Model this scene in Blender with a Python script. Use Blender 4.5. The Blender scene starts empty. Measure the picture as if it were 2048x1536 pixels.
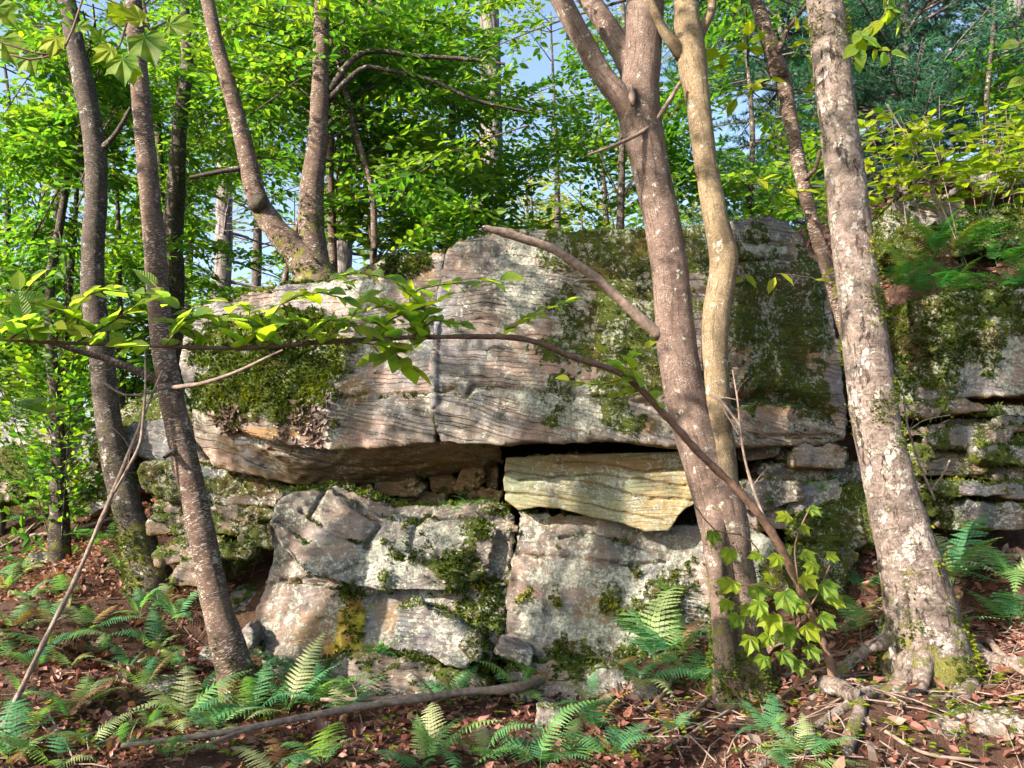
import bpy, bmesh, math, random
import numpy as np
from mathutils import Vector, Matrix

random.seed(7)
RNG = np.random.default_rng(7)
sc = bpy.context.scene
COL = sc.collection
R = math.radians

# ------------------------------------------------------------------ camera
FPX = 1577.0                       # focal length in photo pixels (2048 wide)
PITCH = R(6.6)
CAMZ = 1.5
cam_d = bpy.data.cameras.new('camera')
cam_d.sensor_width = 36.0
cam_d.lens = 36.0 * FPX / 2048.0
cam_d.clip_start = 0.05
cam_d.clip_end = 600
cam = bpy.data.objects.new('camera', cam_d)
cam.location = (0, 0, CAMZ)
cam.rotation_euler = (math.pi / 2 + PITCH, 0, 0)
COL.objects.link(cam)
sc.camera = cam

# ------------------------------------------------------------------ sky, sun, exposure
SUN_DIR = Vector((0.70, 0.52, -0.46)).normalized()      # the way the light travels
elev = math.asin(-SUN_DIR.z)
world = bpy.data.worlds.new('World')
sc.world = world
world.use_nodes = True
wn = world.node_tree.nodes
sky = wn.new('ShaderNodeTexSky')
sky.sky_type = 'NISHITA'
sky.sun_disc = False
sky.sun_elevation = elev
sky.sun_rotation = math.atan2(-SUN_DIR.x, -SUN_DIR.y)
sky.air_density = 1.0
sky.dust_density = 3.0
sky.ozone_density = 1.0
bg = wn['Background']
bg.inputs['Strength'].default_value = 0.105
world.node_tree.links.new(sky.outputs[0], bg.inputs['Color'])
sun_d = bpy.data.lights.new('sun', 'SUN')
sun_d.energy = 5.0
sun_d.angle = R(0.53)
sun_d.color = (1.0, 0.82, 0.69)
sun = bpy.data.objects.new('sun', sun_d)
sun.rotation_euler = SUN_DIR.to_track_quat('-Z', 'Y').to_euler()
sun.location = (-10, -8, 9)
COL.objects.link(sun)
sc.view_settings.view_transform = 'Standard'
sc.view_settings.look = 'None'
sc.view_settings.gamma = 1.0
sc.view_settings.use_curve_mapping = False
sc.view_settings.exposure = 1.95
sc.cycles.use_denoising = True
sc.cycles.use_adaptive_sampling = True
sc.cycles.adaptive_threshold = 0.03
sc.cycles.max_bounces = 6
sc.cycles.diffuse_bounces = 3
sc.cycles.transmission_bounces = 3
sc.cycles.sample_clamp_indirect = 6.0

# ------------------------------------------------------------------ helpers: picture point -> place
SP, CP = math.sin(PITCH), math.cos(PITCH)
def P(px, py, Y):
    """point of the place at depth Y that is seen at photo pixel (px, py)"""
    r = (px - 1024.0) / FPX; u = (768.0 - py) / FPX
    d = (r, CP - u * SP, SP + u * CP)
    t = Y / d[1]
    return Vector((d[0] * t, Y, CAMZ + d[2] * t))
def M(w, Y):                       # photo pixels -> metres at depth Y
    return w * Y / FPX

# ------------------------------------------------------------------ noise (numpy)
_perm = np.random.default_rng(11).permutation(256)
_perm = np.concatenate([_perm, _perm, _perm])
_val = np.random.default_rng(12).random(256) * 2 - 1
def vnoise(p):
    p = np.asarray(p, dtype=np.float64)
    i = np.floor(p).astype(np.int64); f = p - i
    f = f * f * f * (f * (f * 6 - 15) + 10)
    i &= 255
    x0, y0, z0 = i[:, 0], i[:, 1], i[:, 2]
    x1, y1, z1 = (x0 + 1) & 255, (y0 + 1) & 255, (z0 + 1) & 255
    def h(a, b, c): return _val[_perm[_perm[_perm[a] + b] + c]]
    fx, fy, fz = f[:, 0], f[:, 1], f[:, 2]
    a = h(x0, y0, z0) * (1 - fx) + h(x1, y0, z0) * fx
    b = h(x0, y1, z0) * (1 - fx) + h(x1, y1, z0) * fx
    c = h(x0, y0, z1) * (1 - fx) + h(x1, y0, z1) * fx
    d = h(x0, y1, z1) * (1 - fx) + h(x1, y1, z1) * fx
    return (a * (1 - fy) + b * fy) * (1 - fz) + (c * (1 - fy) + d * fy) * fz
def fbm(p, oct=4, gain=0.5):
    p = np.asarray(p, dtype=np.float64); s = np.zeros(len(p)); a = 1.0; n = 0.0
    for k in range(oct):
        s += a * vnoise(p * 2 ** k + 17.3 * k); n += a; a *= gain
    return s / n
def sstep(x, a, b):
    t = np.clip((x - a) / (b - a), 0, 1); return t * t * (3 - 2 * t)

# ------------------------------------------------------------------ helpers: meshes and objects
def mesh_np(name, verts, tris=None, quads=None, smooth=True):
    verts = np.asarray(verts, dtype=np.float32).reshape(-1, 3)
    tris = np.zeros((0, 3), int) if tris is None else np.asarray(tris, int).reshape(-1, 3)
    quads = np.zeros((0, 4), int) if quads is None else np.asarray(quads, int).reshape(-1, 4)
    me = bpy.data.meshes.new(name)
    me.vertices.add(len(verts)); me.vertices.foreach_set('co', verts.ravel())
    nt, nq = len(tris), len(quads)
    me.loops.add(nt * 3 + nq * 4)
    me.loops.foreach_set('vertex_index', np.concatenate([tris.ravel(), quads.ravel()]).astype(np.int32))
    me.polygons.add(nt + nq)
    ls = np.concatenate([np.arange(nt) * 3, nt * 3 + np.arange(nq) * 4]).astype(np.int32)
    me.polygons.foreach_set('loop_start', ls)
    me.update(calc_edges=True)
    me.validate()
    me.polygons.foreach_set('use_smooth', np.full(len(me.polygons), smooth))
    return me
def fattr(me, name, vals):
    a = me.attributes.new(name, 'FLOAT', 'POINT'); a.data.foreach_set('value', np.asarray(vals, dtype=np.float32))
def vattr(me, name, vals):
    a = me.attributes.new(name, 'FLOAT_VECTOR', 'POINT'); a.data.foreach_set('vector', np.asarray(vals, dtype=np.float32).ravel())
def cattr(me, name, vals):
    a = me.attributes.new(name, 'FLOAT_COLOR', 'POINT'); a.data.foreach_set('color', np.asarray(vals, dtype=np.float32).ravel())
def tag(o, label=None, cat=None, group=None, kind=None):
    if label: o['label'] = label
    if cat: o['category'] = cat
    if group: o['group'] = group
    if kind: o['kind'] = kind
    return o
def obj(name, me, mat=None, parent=None, loc=None):
    o = bpy.data.objects.new(name, me); COL.objects.link(o)
    if mat is not None and not me.materials: me.materials.append(mat)
    if parent is not None: o.parent = parent
    if loc is not None: o.location = loc
    return o
def empty(name, loc, label, cat, group=None):
    o = bpy.data.objects.new(name, None); COL.objects.link(o)
    o.empty_display_size = 0.1; o.location = loc
    return tag(o, label, cat, group)

# ------------------------------------------------------------------ materials
class NT:
    def __init__(s, name):
        s.m = bpy.data.materials.new(name); s.m.use_nodes = True
        s.t = s.m.node_tree; s.n = s.t.nodes; s.n.clear()
        s.out = s.n.new('ShaderNodeOutputMaterial')
    def link(s, a, b): s.t.links.new(a, b)
    def new(s, t, **kw):
        n = s.n.new(t)
        for k, v in kw.items(): setattr(n, k, v)
        return n
    def val(s, sock, v):
        if hasattr(v, 'links') or isinstance(v, bpy.types.NodeSocket): s.link(v, sock)
        else: sock.default_value = v
    def attr(s, name, out='Fac'):
        return s.new('ShaderNodeAttribute', attribute_name=name).outputs[out]
    def coord(s): return s.new('ShaderNodeTexCoord').outputs['Object']
    def math(s, op, a, b=0.0, clamp=False):
        n = s.new('ShaderNodeMath', operation=op, use_clamp=clamp); s.val(n.inputs[0], a); s.val(n.inputs[1], b); return n.outputs[0]
    def noise(s, vec, scale, detail=4, rough=0.5, dist=0.0, out='Fac'):
        n = s.new('ShaderNodeTexNoise'); s.link(vec, n.inputs['Vector'])
        n.inputs['Scale'].default_value = scale; n.inputs['Detail'].default_value = detail
        n.inputs['Roughness'].default_value = rough; n.inputs['Distortion'].default_value = dist
        return n.outputs[out]
    def voro(s, vec, scale, out='Distance', feature='F1'):
        n = s.new('ShaderNodeTexVoronoi', feature=feature); s.link(vec, n.inputs['Vector']); n.inputs['Scale'].default_value = scale
        return n.outputs[out]
    def ramp(s, fac, stops, interp='LINEAR'):
        n = s.new('ShaderNodeValToRGB'); e = n.color_ramp; e.interpolation = interp
        while len(e.elements) < len(stops): e.elements.new(0.5)
        for k, (p, c) in enumerate(stops):
            e.elements[k].position = p
            e.elements[k].color = (c, c, c, 1) if not hasattr(c, '__len__') else tuple(c) + (1,)
        s.val(n.inputs[0], fac); return n.outputs[0]
    def mix(s, fac, a, b, mode='MIX'):
        n = s.new('ShaderNodeMix', data_type='RGBA', blend_type=mode)
        s.val(n.inputs['Factor'], fac)
        for k, v in (('A', a), ('B', b)):
            sock = [i for i in n.inputs if i.name == k and i.type == 'RGBA'][0]
            if isinstance(v, bpy.types.NodeSocket): s.link(v, sock)
            else: sock.default_value = tuple(v) + (1,)
        return [o for o in n.outputs if o.type == 'RGBA'][0]
    def mapv(s, vec, scale=(1, 1, 1), loc=(0, 0, 0), rot=(0, 0, 0)):
        n = s.new('ShaderNodeMapping'); s.link(vec, n.inputs['Vector'])
        n.inputs['Scale'].default_value = scale; n.inputs['Location'].default_value = loc; n.inputs['Rotation'].default_value = rot
        return n.outputs[0]
    def bump(s, h, strength=0.5, dist=0.02, normal=None):
        n = s.new('ShaderNodeBump'); s.link(h, n.inputs['Height']); n.inputs['Strength'].default_value = strength; n.inputs['Distance'].default_value = dist
        if normal is not None: s.link(normal, n.inputs['Normal'])
        return n.outputs[0]
    def principled(s, col, rough=0.85, normal=None, spec=0.3):
        b = s.new('ShaderNodeBsdfPrincipled'); s.val(b.inputs['Base Color'], col if isinstance(col, bpy.types.NodeSocket) else tuple(col) + (1,))
        s.val(b.inputs['Roughness'], rough); b.inputs['Specular IOR Level'].default_value = spec
        if normal is not None: s.link(normal, b.inputs['Normal'])
        s.link(b.outputs[0], s.out.inputs[0]); return b

def rock_material(name, lo, hi, warm):
    t = NT(name); v = t.coord()
    mk = t.new('ShaderNodeAttribute', attribute_name='mask')
    sep = t.new('ShaderNodeSeparateColor'); t.link(mk.outputs['Color'], sep.inputs[0])
    moss, lich, stain = sep.outputs[0], sep.outputs[1], sep.outputs[2]
    yel = mk.outputs['Alpha']
    s = t.attr('strata')
    xyz = t.new('ShaderNodeSeparateXYZ'); t.link(v, xyz.inputs[0])
    cx = t.new('ShaderNodeCombineXYZ')
    t.link(t.math('MULTIPLY', xyz.outputs[0], 1.0), cx.inputs[0]); t.link(t.math('MULTIPLY', xyz.outputs[1], 1.0), cx.inputs[1])
    t.link(t.math('MULTIPLY', s, 20.0), cx.inputs[2]); sv = cx.outputs[0]
    big = t.noise(v, 1.7, 6, 0.6)
    fine = t.noise(v, 22, 8, 0.7)
    lay = t.noise(sv, 1.6, 5, 0.6)
    lay2 = t.noise(sv, 4.0, 4, 0.6)
    def bed(freq, warp, width, gate):
        f_ = t.math('ADD', t.math('MULTIPLY', s, freq), t.math('MULTIPLY', t.noise(v, warp, 5, 0.6), 3.4))
        w_ = t.math('ABSOLUTE', t.math('SUBTRACT', t.math('FRACT', f_), 0.5))
        ln_ = t.ramp(w_, [(0.0, 0), (width, 1)])
        return t.math('MAXIMUM', ln_, t.ramp(t.noise(t.mapv(sv, (1, 1, .5), (gate, 3, 1)), 0.9, 5, 0.65), [(0.46, 1), (0.56, 0.0)]))
    lines = t.math('MULTIPLY', bed(15.0, 1.6, 0.085, 1.0), bed(34.0, 2.3, 0.11, 7.0))
    lines = t.math('MAXIMUM', lines, t.math('SUBTRACT', 1.0, t.attr('lined')))
    base = t.mix(t.ramp(lay, [(0.25, 0), (0.75, 1)]), lo, hi)
    base = t.mix(t.ramp(big, [(0.35, 0), (0.7, 0.55)]), base, warm)
    base = t.mix(t.math('MULTIPLY', t.ramp(fine, [(0.35, 1), (0.6, 0)]), 0.45), base, tuple(c * 0.45 for c in lo))
    base = t.mix(lines, t.mix(0.85, base, (0.02, 0.017, 0.013)), base)
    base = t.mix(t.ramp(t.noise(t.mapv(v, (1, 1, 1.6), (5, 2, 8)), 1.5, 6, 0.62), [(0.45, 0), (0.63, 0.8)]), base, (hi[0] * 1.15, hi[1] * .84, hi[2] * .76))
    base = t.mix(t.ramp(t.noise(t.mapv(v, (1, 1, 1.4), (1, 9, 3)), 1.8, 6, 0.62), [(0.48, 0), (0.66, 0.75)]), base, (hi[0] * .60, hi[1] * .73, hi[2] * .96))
    base = t.mix(t.ramp(t.noise(t.mapv(v, (1.6, 1.6, .5), (3, 3, 3)), 2.4, 6, 0.65), [(0.52, 0), (0.70, 0.7)]), base, tuple(c * .5 for c in lo))
    pit = t.ramp(t.noise(v, 85, 5, 0.75), [(0.36, 1), (0.46, 0)])
    base = t.mix(t.math('MULTIPLY', pit, .6), base, tuple(c * .3 for c in lo))
    # iron and algae staining
    n1 = t.noise(v, 4.5, 6, 0.65)
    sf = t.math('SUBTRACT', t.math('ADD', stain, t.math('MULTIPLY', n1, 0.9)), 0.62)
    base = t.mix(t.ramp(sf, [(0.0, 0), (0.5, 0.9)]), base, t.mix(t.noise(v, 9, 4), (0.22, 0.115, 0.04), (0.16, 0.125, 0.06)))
    # lichen: crusts with crisp broken edges
    w = t.noise(v, 7, 2, 0.5, out='Color')
    vv = t.new('ShaderNodeVectorMath', operation='MULTIPLY_ADD'); t.link(w, vv.inputs[0]); vv.inputs[1].default_value = (0.12, 0.12, 0.12); t.link(v, vv.inputs[2])
    ln = t.noise(vv.outputs[0], 9, 9, 0.74)
    vor = t.voro(vv.outputs[0], 14)
    lf = t.math('ADD', t.math('ADD', t.math('MULTIPLY', lich, 0.62), t.math('MULTIPLY', ln, 1.1)), t.math('MULTIPLY', vor, -0.35))
    lfac = t.math('MULTIPLY', t.ramp(lf, [(0.72, 0), (0.76, 0.95), (1.0, 1)]), t.ramp(t.noise(vv.outputs[0], 46, 5, 0.7), [(0.38, 0.1), (0.47, 1)]))
    lcol = t.mix(t.noise(v, 5, 3), (0.27, 0.35, 0.295), (0.44, 0.45, 0.40))
    lcol = t.mix(t.ramp(t.noise(v, 60, 4, 0.7), [(0.38, 0.0), (0.62, 1)]), tuple((0.15, 0.15, 0.12)), lcol)
    col = t.mix(lfac, base, lcol)
    # moss
    mn = t.noise(v, 13, 9, 0.75)
    mf = t.math('ADD', moss, t.math('MULTIPLY', t.math('SUBTRACT', mn, 0.5), 1.3))
    mfac = t.ramp(mf, [(0.45, 0), (0.58, 1)])
    mcol = t.mix(t.ramp(t.noise(v, 14, 5, 0.7), [(0.3, 0), (0.7, 1)]), (0.026, 0.040, 0.008), (0.075, 0.105, 0.014))
    mcol = t.mix(t.ramp(t.noise(v, 3.1, 4), [(0.5, 0), (0.7, 0.8)]), mcol, (0.08, 0.045, 0.018))
    col = t.mix(mfac, col, mcol)
    fl = t.noise(vv.outputs[0], 34, 6, 0.7)
    fl2 = t.noise(v, 4.2, 5, 0.7)
    flf = t.ramp(t.math('ADD', t.math('ADD', fl, t.math('MULTIPLY', fl2, 0.6)), t.math('MULTIPLY', lich, 0.10)), [(0.875, 0), (0.92, 0.9)])
    col = t.mix(flf, col, lcol)
    # bright yellow moss and orange alga
    yn = t.math('ADD', t.math('MULTIPLY', yel, 0.55), t.math('MULTIPLY', t.noise(v, 16, 9, 0.75), 1.2))
    col = t.mix(t.ramp(yn, [(0.90, 0), (1.02, 0.85)]), col, t.mix(t.ramp(t.noise(v, 6, 3), [(0.4, 0), (0.6, 1)]), (0.34, 0.31, 0.02), (0.32, 0.17, 0.05)))
    h = t.math('ADD', t.math('MULTIPLY', t.math('ADD', t.math('MULTIPLY', t.math('MULTIPLY', lay2, t.attr('lined')), 0.35), lines), 0.8), t.math('MULTIPLY', fine, 0.5))
    grit = t.noise(v, 140, 4, 0.7)
    h = t.math('ADD', h, t.math('MULTIPLY', grit, 0.45))
    h = t.math('ADD', h, t.math('MULTIPLY', lfac, 0.25))
    h = t.math('ADD', h, t.math('MULTIPLY', t.math('MULTIPLY', mfac, t.noise(v, 70, 5, 0.7)), 1.6))
    t.principled(col, 0.9, t.bump(h, 0.9, 0.014), 0.2)
    return t.m

def bark_material(name, dark, light, patch, kind):
    """kind: smooth / birch / mottled; 'bark' attribute runs round and along the stem, 'low' is 1 at the foot"""
    t = NT(name); v = t.attr('bark', 'Vector'); low = t.attr('low')
    fine = t.noise(t.mapv(v, (1, 1, .6)), 120, 6, 0.7)
    if kind == 'birch':
        a = t.noise(t.mapv(v, (12, 12, 70)), 1.0, 6, 0.65)
        b = t.noise(v, 9, 5, 0.65)
        col = t.mix(t.ramp(b, [(0.35, 0), (0.65, 1)]), dark, light)
        lent = t.ramp(t.noise(t.mapv(v, (36, 36, 150)), 1.0, 3, 0.6), [(0.56, 0), (0.61, 1)])
        lent = t.math('MULTIPLY', lent, t.ramp(t.noise(v, 5, 3), [(0.35, .2), (0.6, 1)]))
        col = t.mix(t.ramp(a, [(0.50, 0), (0.70, 0.75)]), col, light)
        col = t.mix(t.math('MULTIPLY', lent, 0.95), col, patch)
        h = t.math('ADD', t.math('MULTIPLY', a, 0.9), t.math('MULTIPLY', lent, 0.4)); st = 0.7
    elif kind == 'smooth':
        a = t.noise(t.mapv(v, (26, 26, 75)), 1.0, 7, 0.7)
        b = t.noise(t.mapv(v, (1, 1, .6)), 6.0, 5, 0.65)
        col = t.mix(t.ramp(t.math('ADD', t.math('MULTIPLY', a, 0.45), t.math('MULTIPLY', b, 0.55)), [(0.38, 0), (0.62, 1)]), dark, light)
        dots = t.ramp(t.voro(t.mapv(v, (95, 95, 130)), 1.0), [(0.20, 1), (0.34, 0)])
        dots = t.math('MULTIPLY', dots, t.ramp(t.noise(v, 14, 4, 0.6), [(0.45, 0), (0.6, 0.8)]))
        col = t.mix(dots, col, patch)
        col = t.mix(t.ramp(t.noise(t.mapv(v, (4, 4, 2), (4, 1, 2)), 1.2, 6, 0.65), [(0.56, 0), (0.66, 0.75)]), col, tuple(c * .5 for c in dark))
        col = t.mix(t.ramp(t.noise(t.mapv(v, (60, 60, 7), (1, 1, 7)), 1.0, 4, 0.6), [(0.36, .7), (0.44, 0)]), col, tuple(c * .6 for c in dark))
        h = t.math('ADD', a, t.math('MULTIPLY', dots, 0.3)); st = 0.6
    elif kind == 'mottled':
        a = t.noise(t.mapv(v, (24, 24, 34)), 1.0, 8, 0.72)
        b = t.noise(t.mapv(v, (6, 6, 4)), 1.0, 6, 0.65)
        col = t.mix(t.ramp(a, [(0.36, 0), (0.6, 1)]), dark, light)
        pl = t.ramp(t.math('ADD', t.math('MULTIPLY', t.noise(t.mapv(v, (9, 9, 7), (3, 7, 1)), 1.0, 9, 0.72), .75), t.math('MULTIPLY', t.noise(v, 40, 5, 0.7), .25)), [(0.53, 0), (0.56, 1)])
        col = t.mix(t.math('MULTIPLY', pl, 0.8), col, patch)
        vv = t.new('ShaderNodeVectorMath', operation='MULTIPLY_ADD'); t.link(t.noise(v, 11, 4, out='Color'), vv.inputs[0]); vv.inputs[1].default_value = (0.06, 0.06, 0.2); t.link(v, vv.inputs[2])
        cr = t.ramp(t.noise(t.mapv(vv.outputs[0], (34, 34, 6)), 1.0, 5, 0.6), [(0.37, 0), (0.43, 1)])
        cr = t.math('MAXIMUM', cr, t.ramp(b, [(0.42, 0), (0.58, 1)]))
        col = t.mix(cr, (0.035, 0.022, 0.016), col)
        ho = t.ramp(t.noise(t.mapv(v, (14, 14, 80), (2, 2, 2)), 1.0, 4, 0.6), [(0.34, .8), (0.42, 0)])
        col = t.mix(ho, col, tuple(c * .6 for c in dark))
        h = t.math('ADD', t.math('ADD', t.math('MULTIPLY', cr, 1.4), t.math('MULTIPLY', a, 1.3)), t.math('MULTIPLY', pl, 0.3)); st = 1.0
    else:                                            # pine: long plates
        a = t.noise(t.mapv(v, (22, 22, 4)), 1.0, 6, 0.65)
        col = t.mix(t.ramp(a, [(0.40, 0), (0.56, 1)]), dark, light)
        h = a; st = 1.0
    col = t.mix(t.math('MULTIPLY', t.ramp(fine, [(0.35, 1), (0.6, 0)]), .5), col, tuple(c * .4 for c in dark))
    h = t.math('ADD', h, t.math('MULTIPLY', fine, .6))
    mossn = t.math('ADD', t.math('MULTIPLY', low, 0.15), t.noise(v, 7.0, 8, 0.72))
    mf = t.ramp(mossn, [(0.64, 0), (0.70, 0.9)])
    mcol = t.mix(t.noise(v, 12, 3), (0.04, 0.055, 0.01), (0.16, 0.16, 0.025))
    col = t.mix(mf, col, mcol)
    lic = t.ramp(t.noise(t.mapv(v, (1, 1, 1), (9, 4, 6)), 13.0, 9, 0.75), [(0.59, 0), (0.63, 0.8)])
    col = t.mix(lic, col, (0.34, 0.37, 0.31))
    h = t.math('ADD', h, t.math('MULTIPLY', mf, t.noise(v, 60, 3)))
    t.principled(col, 0.85, t.bump(h, st, 0.012), 0.25)
    return t.m

def leaf_material(name, cols, trans=0.5, gloss=0.35, tint='attr', veins=False):
    t = NT(name)
    if tint == 'attr': f = t.attr('tint')
    else: f = t.new('ShaderNodeObjectInfo').outputs['Random']
    col = t.ramp(f, [(k / (len(cols) - 1), c) for k, c in enumerate(cols)])
    vein = t.noise(t.coord(), 30, 3)
    col = t.mix(t.math('MULTIPLY', vein, 0.35), col, tuple(c * 0.6 for c in cols[0]))
    hgt = vein
    if veins:
        xyz = t.new('ShaderNodeSeparateXYZ'); t.link(t.coord(), xyz.inputs[0])
        ay = t.math('ABSOLUTE', xyz.outputs[1])
        w1 = t.math('ABSOLUTE', t.math('SUBTRACT', t.math('FRACT', t.math('MULTIPLY', t.math('SUBTRACT', xyz.outputs[0], t.math('MULTIPLY', ay, 0.9)), 9.0)), 0.5))
        if veins == 'palmate':
            ang = t.math('ARCTAN2', xyz.outputs[1], t.math('SUBTRACT', xyz.outputs[0], 0.16))
            w1 = t.math('ADD', t.math('ABSOLUTE', t.math('SUBTRACT', t.math('FRACT', t.math('ADD', t.math('MULTIPLY', ang, 1.22), 0.5)), 0.5)), 0.04)
        vl = t.math('MAXIMUM', t.ramp(w1, [(0.0, 1), (0.10, 0)]), t.ramp(ay, [(0.0, 1), (0.022, 0)]))
        col = t.mix(t.math('MULTIPLY', vl, 0.28), col, tuple(min(1, c * 1.5 + .03) for c in cols[-1]))
        sp = t.noise(t.coord(), 7, 6, 0.7)
        col = t.mix(t.ramp(sp, [(0.63, 0), (0.70, .8)]), col, (0.10, 0.075, 0.02))
        col = t.mix(t.ramp(t.noise(t.coord(), 2.2, 3), [(0.4, 0), (0.65, .5)]), col, cols[-1])
        hgt = t.math('SUBTRACT', t.math('MULTIPLY', w1, .8), t.math('MULTIPLY', vl, .6))
    d = t.new('ShaderNodeBsdfPrincipled'); t.link(col, d.inputs['Base Color']); d.inputs['Roughness'].default_value = 0.5; d.inputs['Specular IOR Level'].default_value = gloss
    if veins: t.link(t.bump(hgt, .6, .05), d.inputs['Normal'])
    tr = t.new('ShaderNodeBsdfTranslucent')
    hs = t.new('ShaderNodeMix', data_type='RGBA', blend_type='MULTIPLY'); hs.inputs['Factor'].default_value = 1.0
    a = [i for i in hs.inputs if i.type == 'RGBA']; t.link(col, a[0]); a[1].default_value = (1.85, 1.9, 0.65, 1)
    t.link([o for o in hs.outputs if o.type == 'RGBA'][0], tr.inputs[0])
    mx = t.new('ShaderNodeMixShader'); mx.inputs[0].default_value = trans
    t.link(d.outputs[0], mx.inputs[1]); t.link(tr.outputs[0], mx.inputs[2]); t.link(mx.outputs[0], t.out.inputs[0])
    return t.m

def plain_material(name, a, b, scale=12, rough=0.85, stretch=(1, 1, 1), bump=0.4):
    t = NT(name); v = t.mapv(t.coord(), stretch); n = t.noise(v, scale, 6, 0.65)
    t.principled(t.mix(t.ramp(n, [(0.3, 0), (0.7, 1)]), a, b), rough, t.bump(n, bump, 0.01), 0.25)
    return t.m

MAT = {}
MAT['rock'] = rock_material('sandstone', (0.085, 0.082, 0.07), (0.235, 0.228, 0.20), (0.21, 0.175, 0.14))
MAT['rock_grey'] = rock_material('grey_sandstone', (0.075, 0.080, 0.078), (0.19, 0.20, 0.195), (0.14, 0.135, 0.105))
MAT['rock_dark'] = rock_material('shade_dark_sandstone', (0.05, 0.052, 0.044), (0.145, 0.145, 0.122), (0.12, 0.098, 0.066))  # sandstone albedo lowered to put the ledges' deep shade into the colour
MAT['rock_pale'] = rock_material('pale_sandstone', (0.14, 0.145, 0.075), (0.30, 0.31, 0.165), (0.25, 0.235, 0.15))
MAT['bark_smooth'] = bark_material('smooth_bark', (0.07, 0.048, 0.038), (0.19, 0.147, 0.122), (0.44, 0.40, 0.35), 'smooth')
MAT['bark_olive'] = bark_material('olive_bark', (0.10, 0.078, 0.045), (0.26, 0.21, 0.13), (0.42, 0.39, 0.32), 'smooth')
MAT['bark_birch'] = bark_material('lenticel_bark', (0.045, 0.029, 0.022), (0.135, 0.096, 0.072), (0.46, 0.44, 0.39), 'birch')
MAT['bark_mottled'] = bark_material('mottled_bark', (0.085, 0.067, 0.056), (0.24, 0.205, 0.18), (0.46, 0.445, 0.40), 'mottled')
MAT['bark_pine'] = bark_material('pine_bark', (0.035, 0.03, 0.03), (0.22, 0.20, 0.20), (0.3, 0.3, 0.3), 'pine')
MAT['bark_dark'] = bark_material('dark_bark', (0.025, 0.020, 0.016), (0.075, 0.062, 0.05), (0.26, 0.26, 0.23), 'birch')
MAT['twig'] = plain_material('twig_bark', (0.06, 0.036, 0.027), (0.17, 0.11, 0.08), 45, 0.8, (1, 1, 1))
MAT['dead_wood'] = plain_material('dead_wood', (0.085, 0.065, 0.052), (0.25, 0.20, 0.165), 35, 0.85)
MAT['leaf_green'] = leaf_material('understorey_leaf', [(0.04, 0.135, 0.022), (0.075, 0.19, 0.022), (0.17, 0.26, 0.022)], 0.58, .2)
MAT['leaf_yellow'] = leaf_material('yellow_green_leaf', [(0.09, 0.18, 0.012), (0.17, 0.25, 0.015), (0.27, 0.30, 0.02)], 0.55, .2)
MAT['leaf_near'] = leaf_material('near_leaf', [(0.10, 0.25, 0.085), (0.14, 0.30, 0.08), (0.20, 0.32, 0.04), (0.30, 0.36, 0.02)], 0.62, 0.25, 'obj', 'pinnate')
MAT['leaf_lobed'] = leaf_material('lobed_leaf', [(0.06, 0.17, 0.03), (0.10, 0.22, 0.03), (0.17, 0.27, 0.022), (0.27, 0.33, 0.02)], 0.6, 0.3, 'obj', 'palmate')
MAT['leaf_far'] = leaf_material('far_leaf', [(0.07, 0.15, 0.03), (0.12, 0.20, 0.03), (0.28, 0.27, 0.03)], 0.5, .2)
MAT['needle'] = leaf_material('pine_needle', [(0.015, 0.085, 0.065), (0.03, 0.12, 0.07), (0.05, 0.15, 0.05)], 0.3, .2)
MAT['fern'] = leaf_material('fern_frond', [(0.05, 0.17, 0.08), (0.09, 0.25, 0.11), (0.10, 0.24, 0.08), (0.18, 0.30, 0.10), (0.36, 0.37, 0.22)], 0.45, 0.2, 'obj')
MAT['fern_dark'] = leaf_material('fern_frond_deep', [(0.03, 0.15, 0.045), (0.05, 0.20, 0.06), (0.09, 0.22, 0.04), (0.16, 0.26, 0.05)], 0.4, 0.25, 'obj')
MAT['moss'] = leaf_material('moss_shoot', [(0.024, 0.044, 0.006), (0.05, 0.085, 0.010), (0.095, 0.13, 0.015), (0.24, 0.25, 0.02)], 0.3, 0.1)
MAT['litter'] = leaf_material('dead_leaf', [(0.04, 0.018, 0.014), (0.11, 0.042, 0.032), (0.19, 0.085, 0.062), (0.30, 0.18, 0.14), (0.20, 0.17, 0.15)], 0.2, 0.25)
MAT['tripe'] = leaf_material('rock_tripe', [(0.05, 0.032, 0.026), (0.11, 0.075, 0.06), (0.19, 0.14, 0.115)], 0.1, 0.3)

def ground_material():
    t = NT('forest_floor'); v = t.coord()
    n = t.noise(v, 9, 9, 0.72); b = t.noise(v, 1.1, 5, 0.6)
    col = t.mix(t.ramp(n, [(0.3, 0), (0.7, 1)]), (0.022, 0.014, 0.010), (0.10, 0.058, 0.042))
    col = t.mix(t.ramp(b, [(0.55, 0), (0.75, 0.7)]), col, (0.05, 0.05, 0.018))
    t.principled(col, 0.95, t.bump(t.math('ADD', n, t.noise(v, 45, 5, 0.7)), 1.0, 0.03), 0.15)
    return t.m
MAT['ground'] = ground_material()

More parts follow.
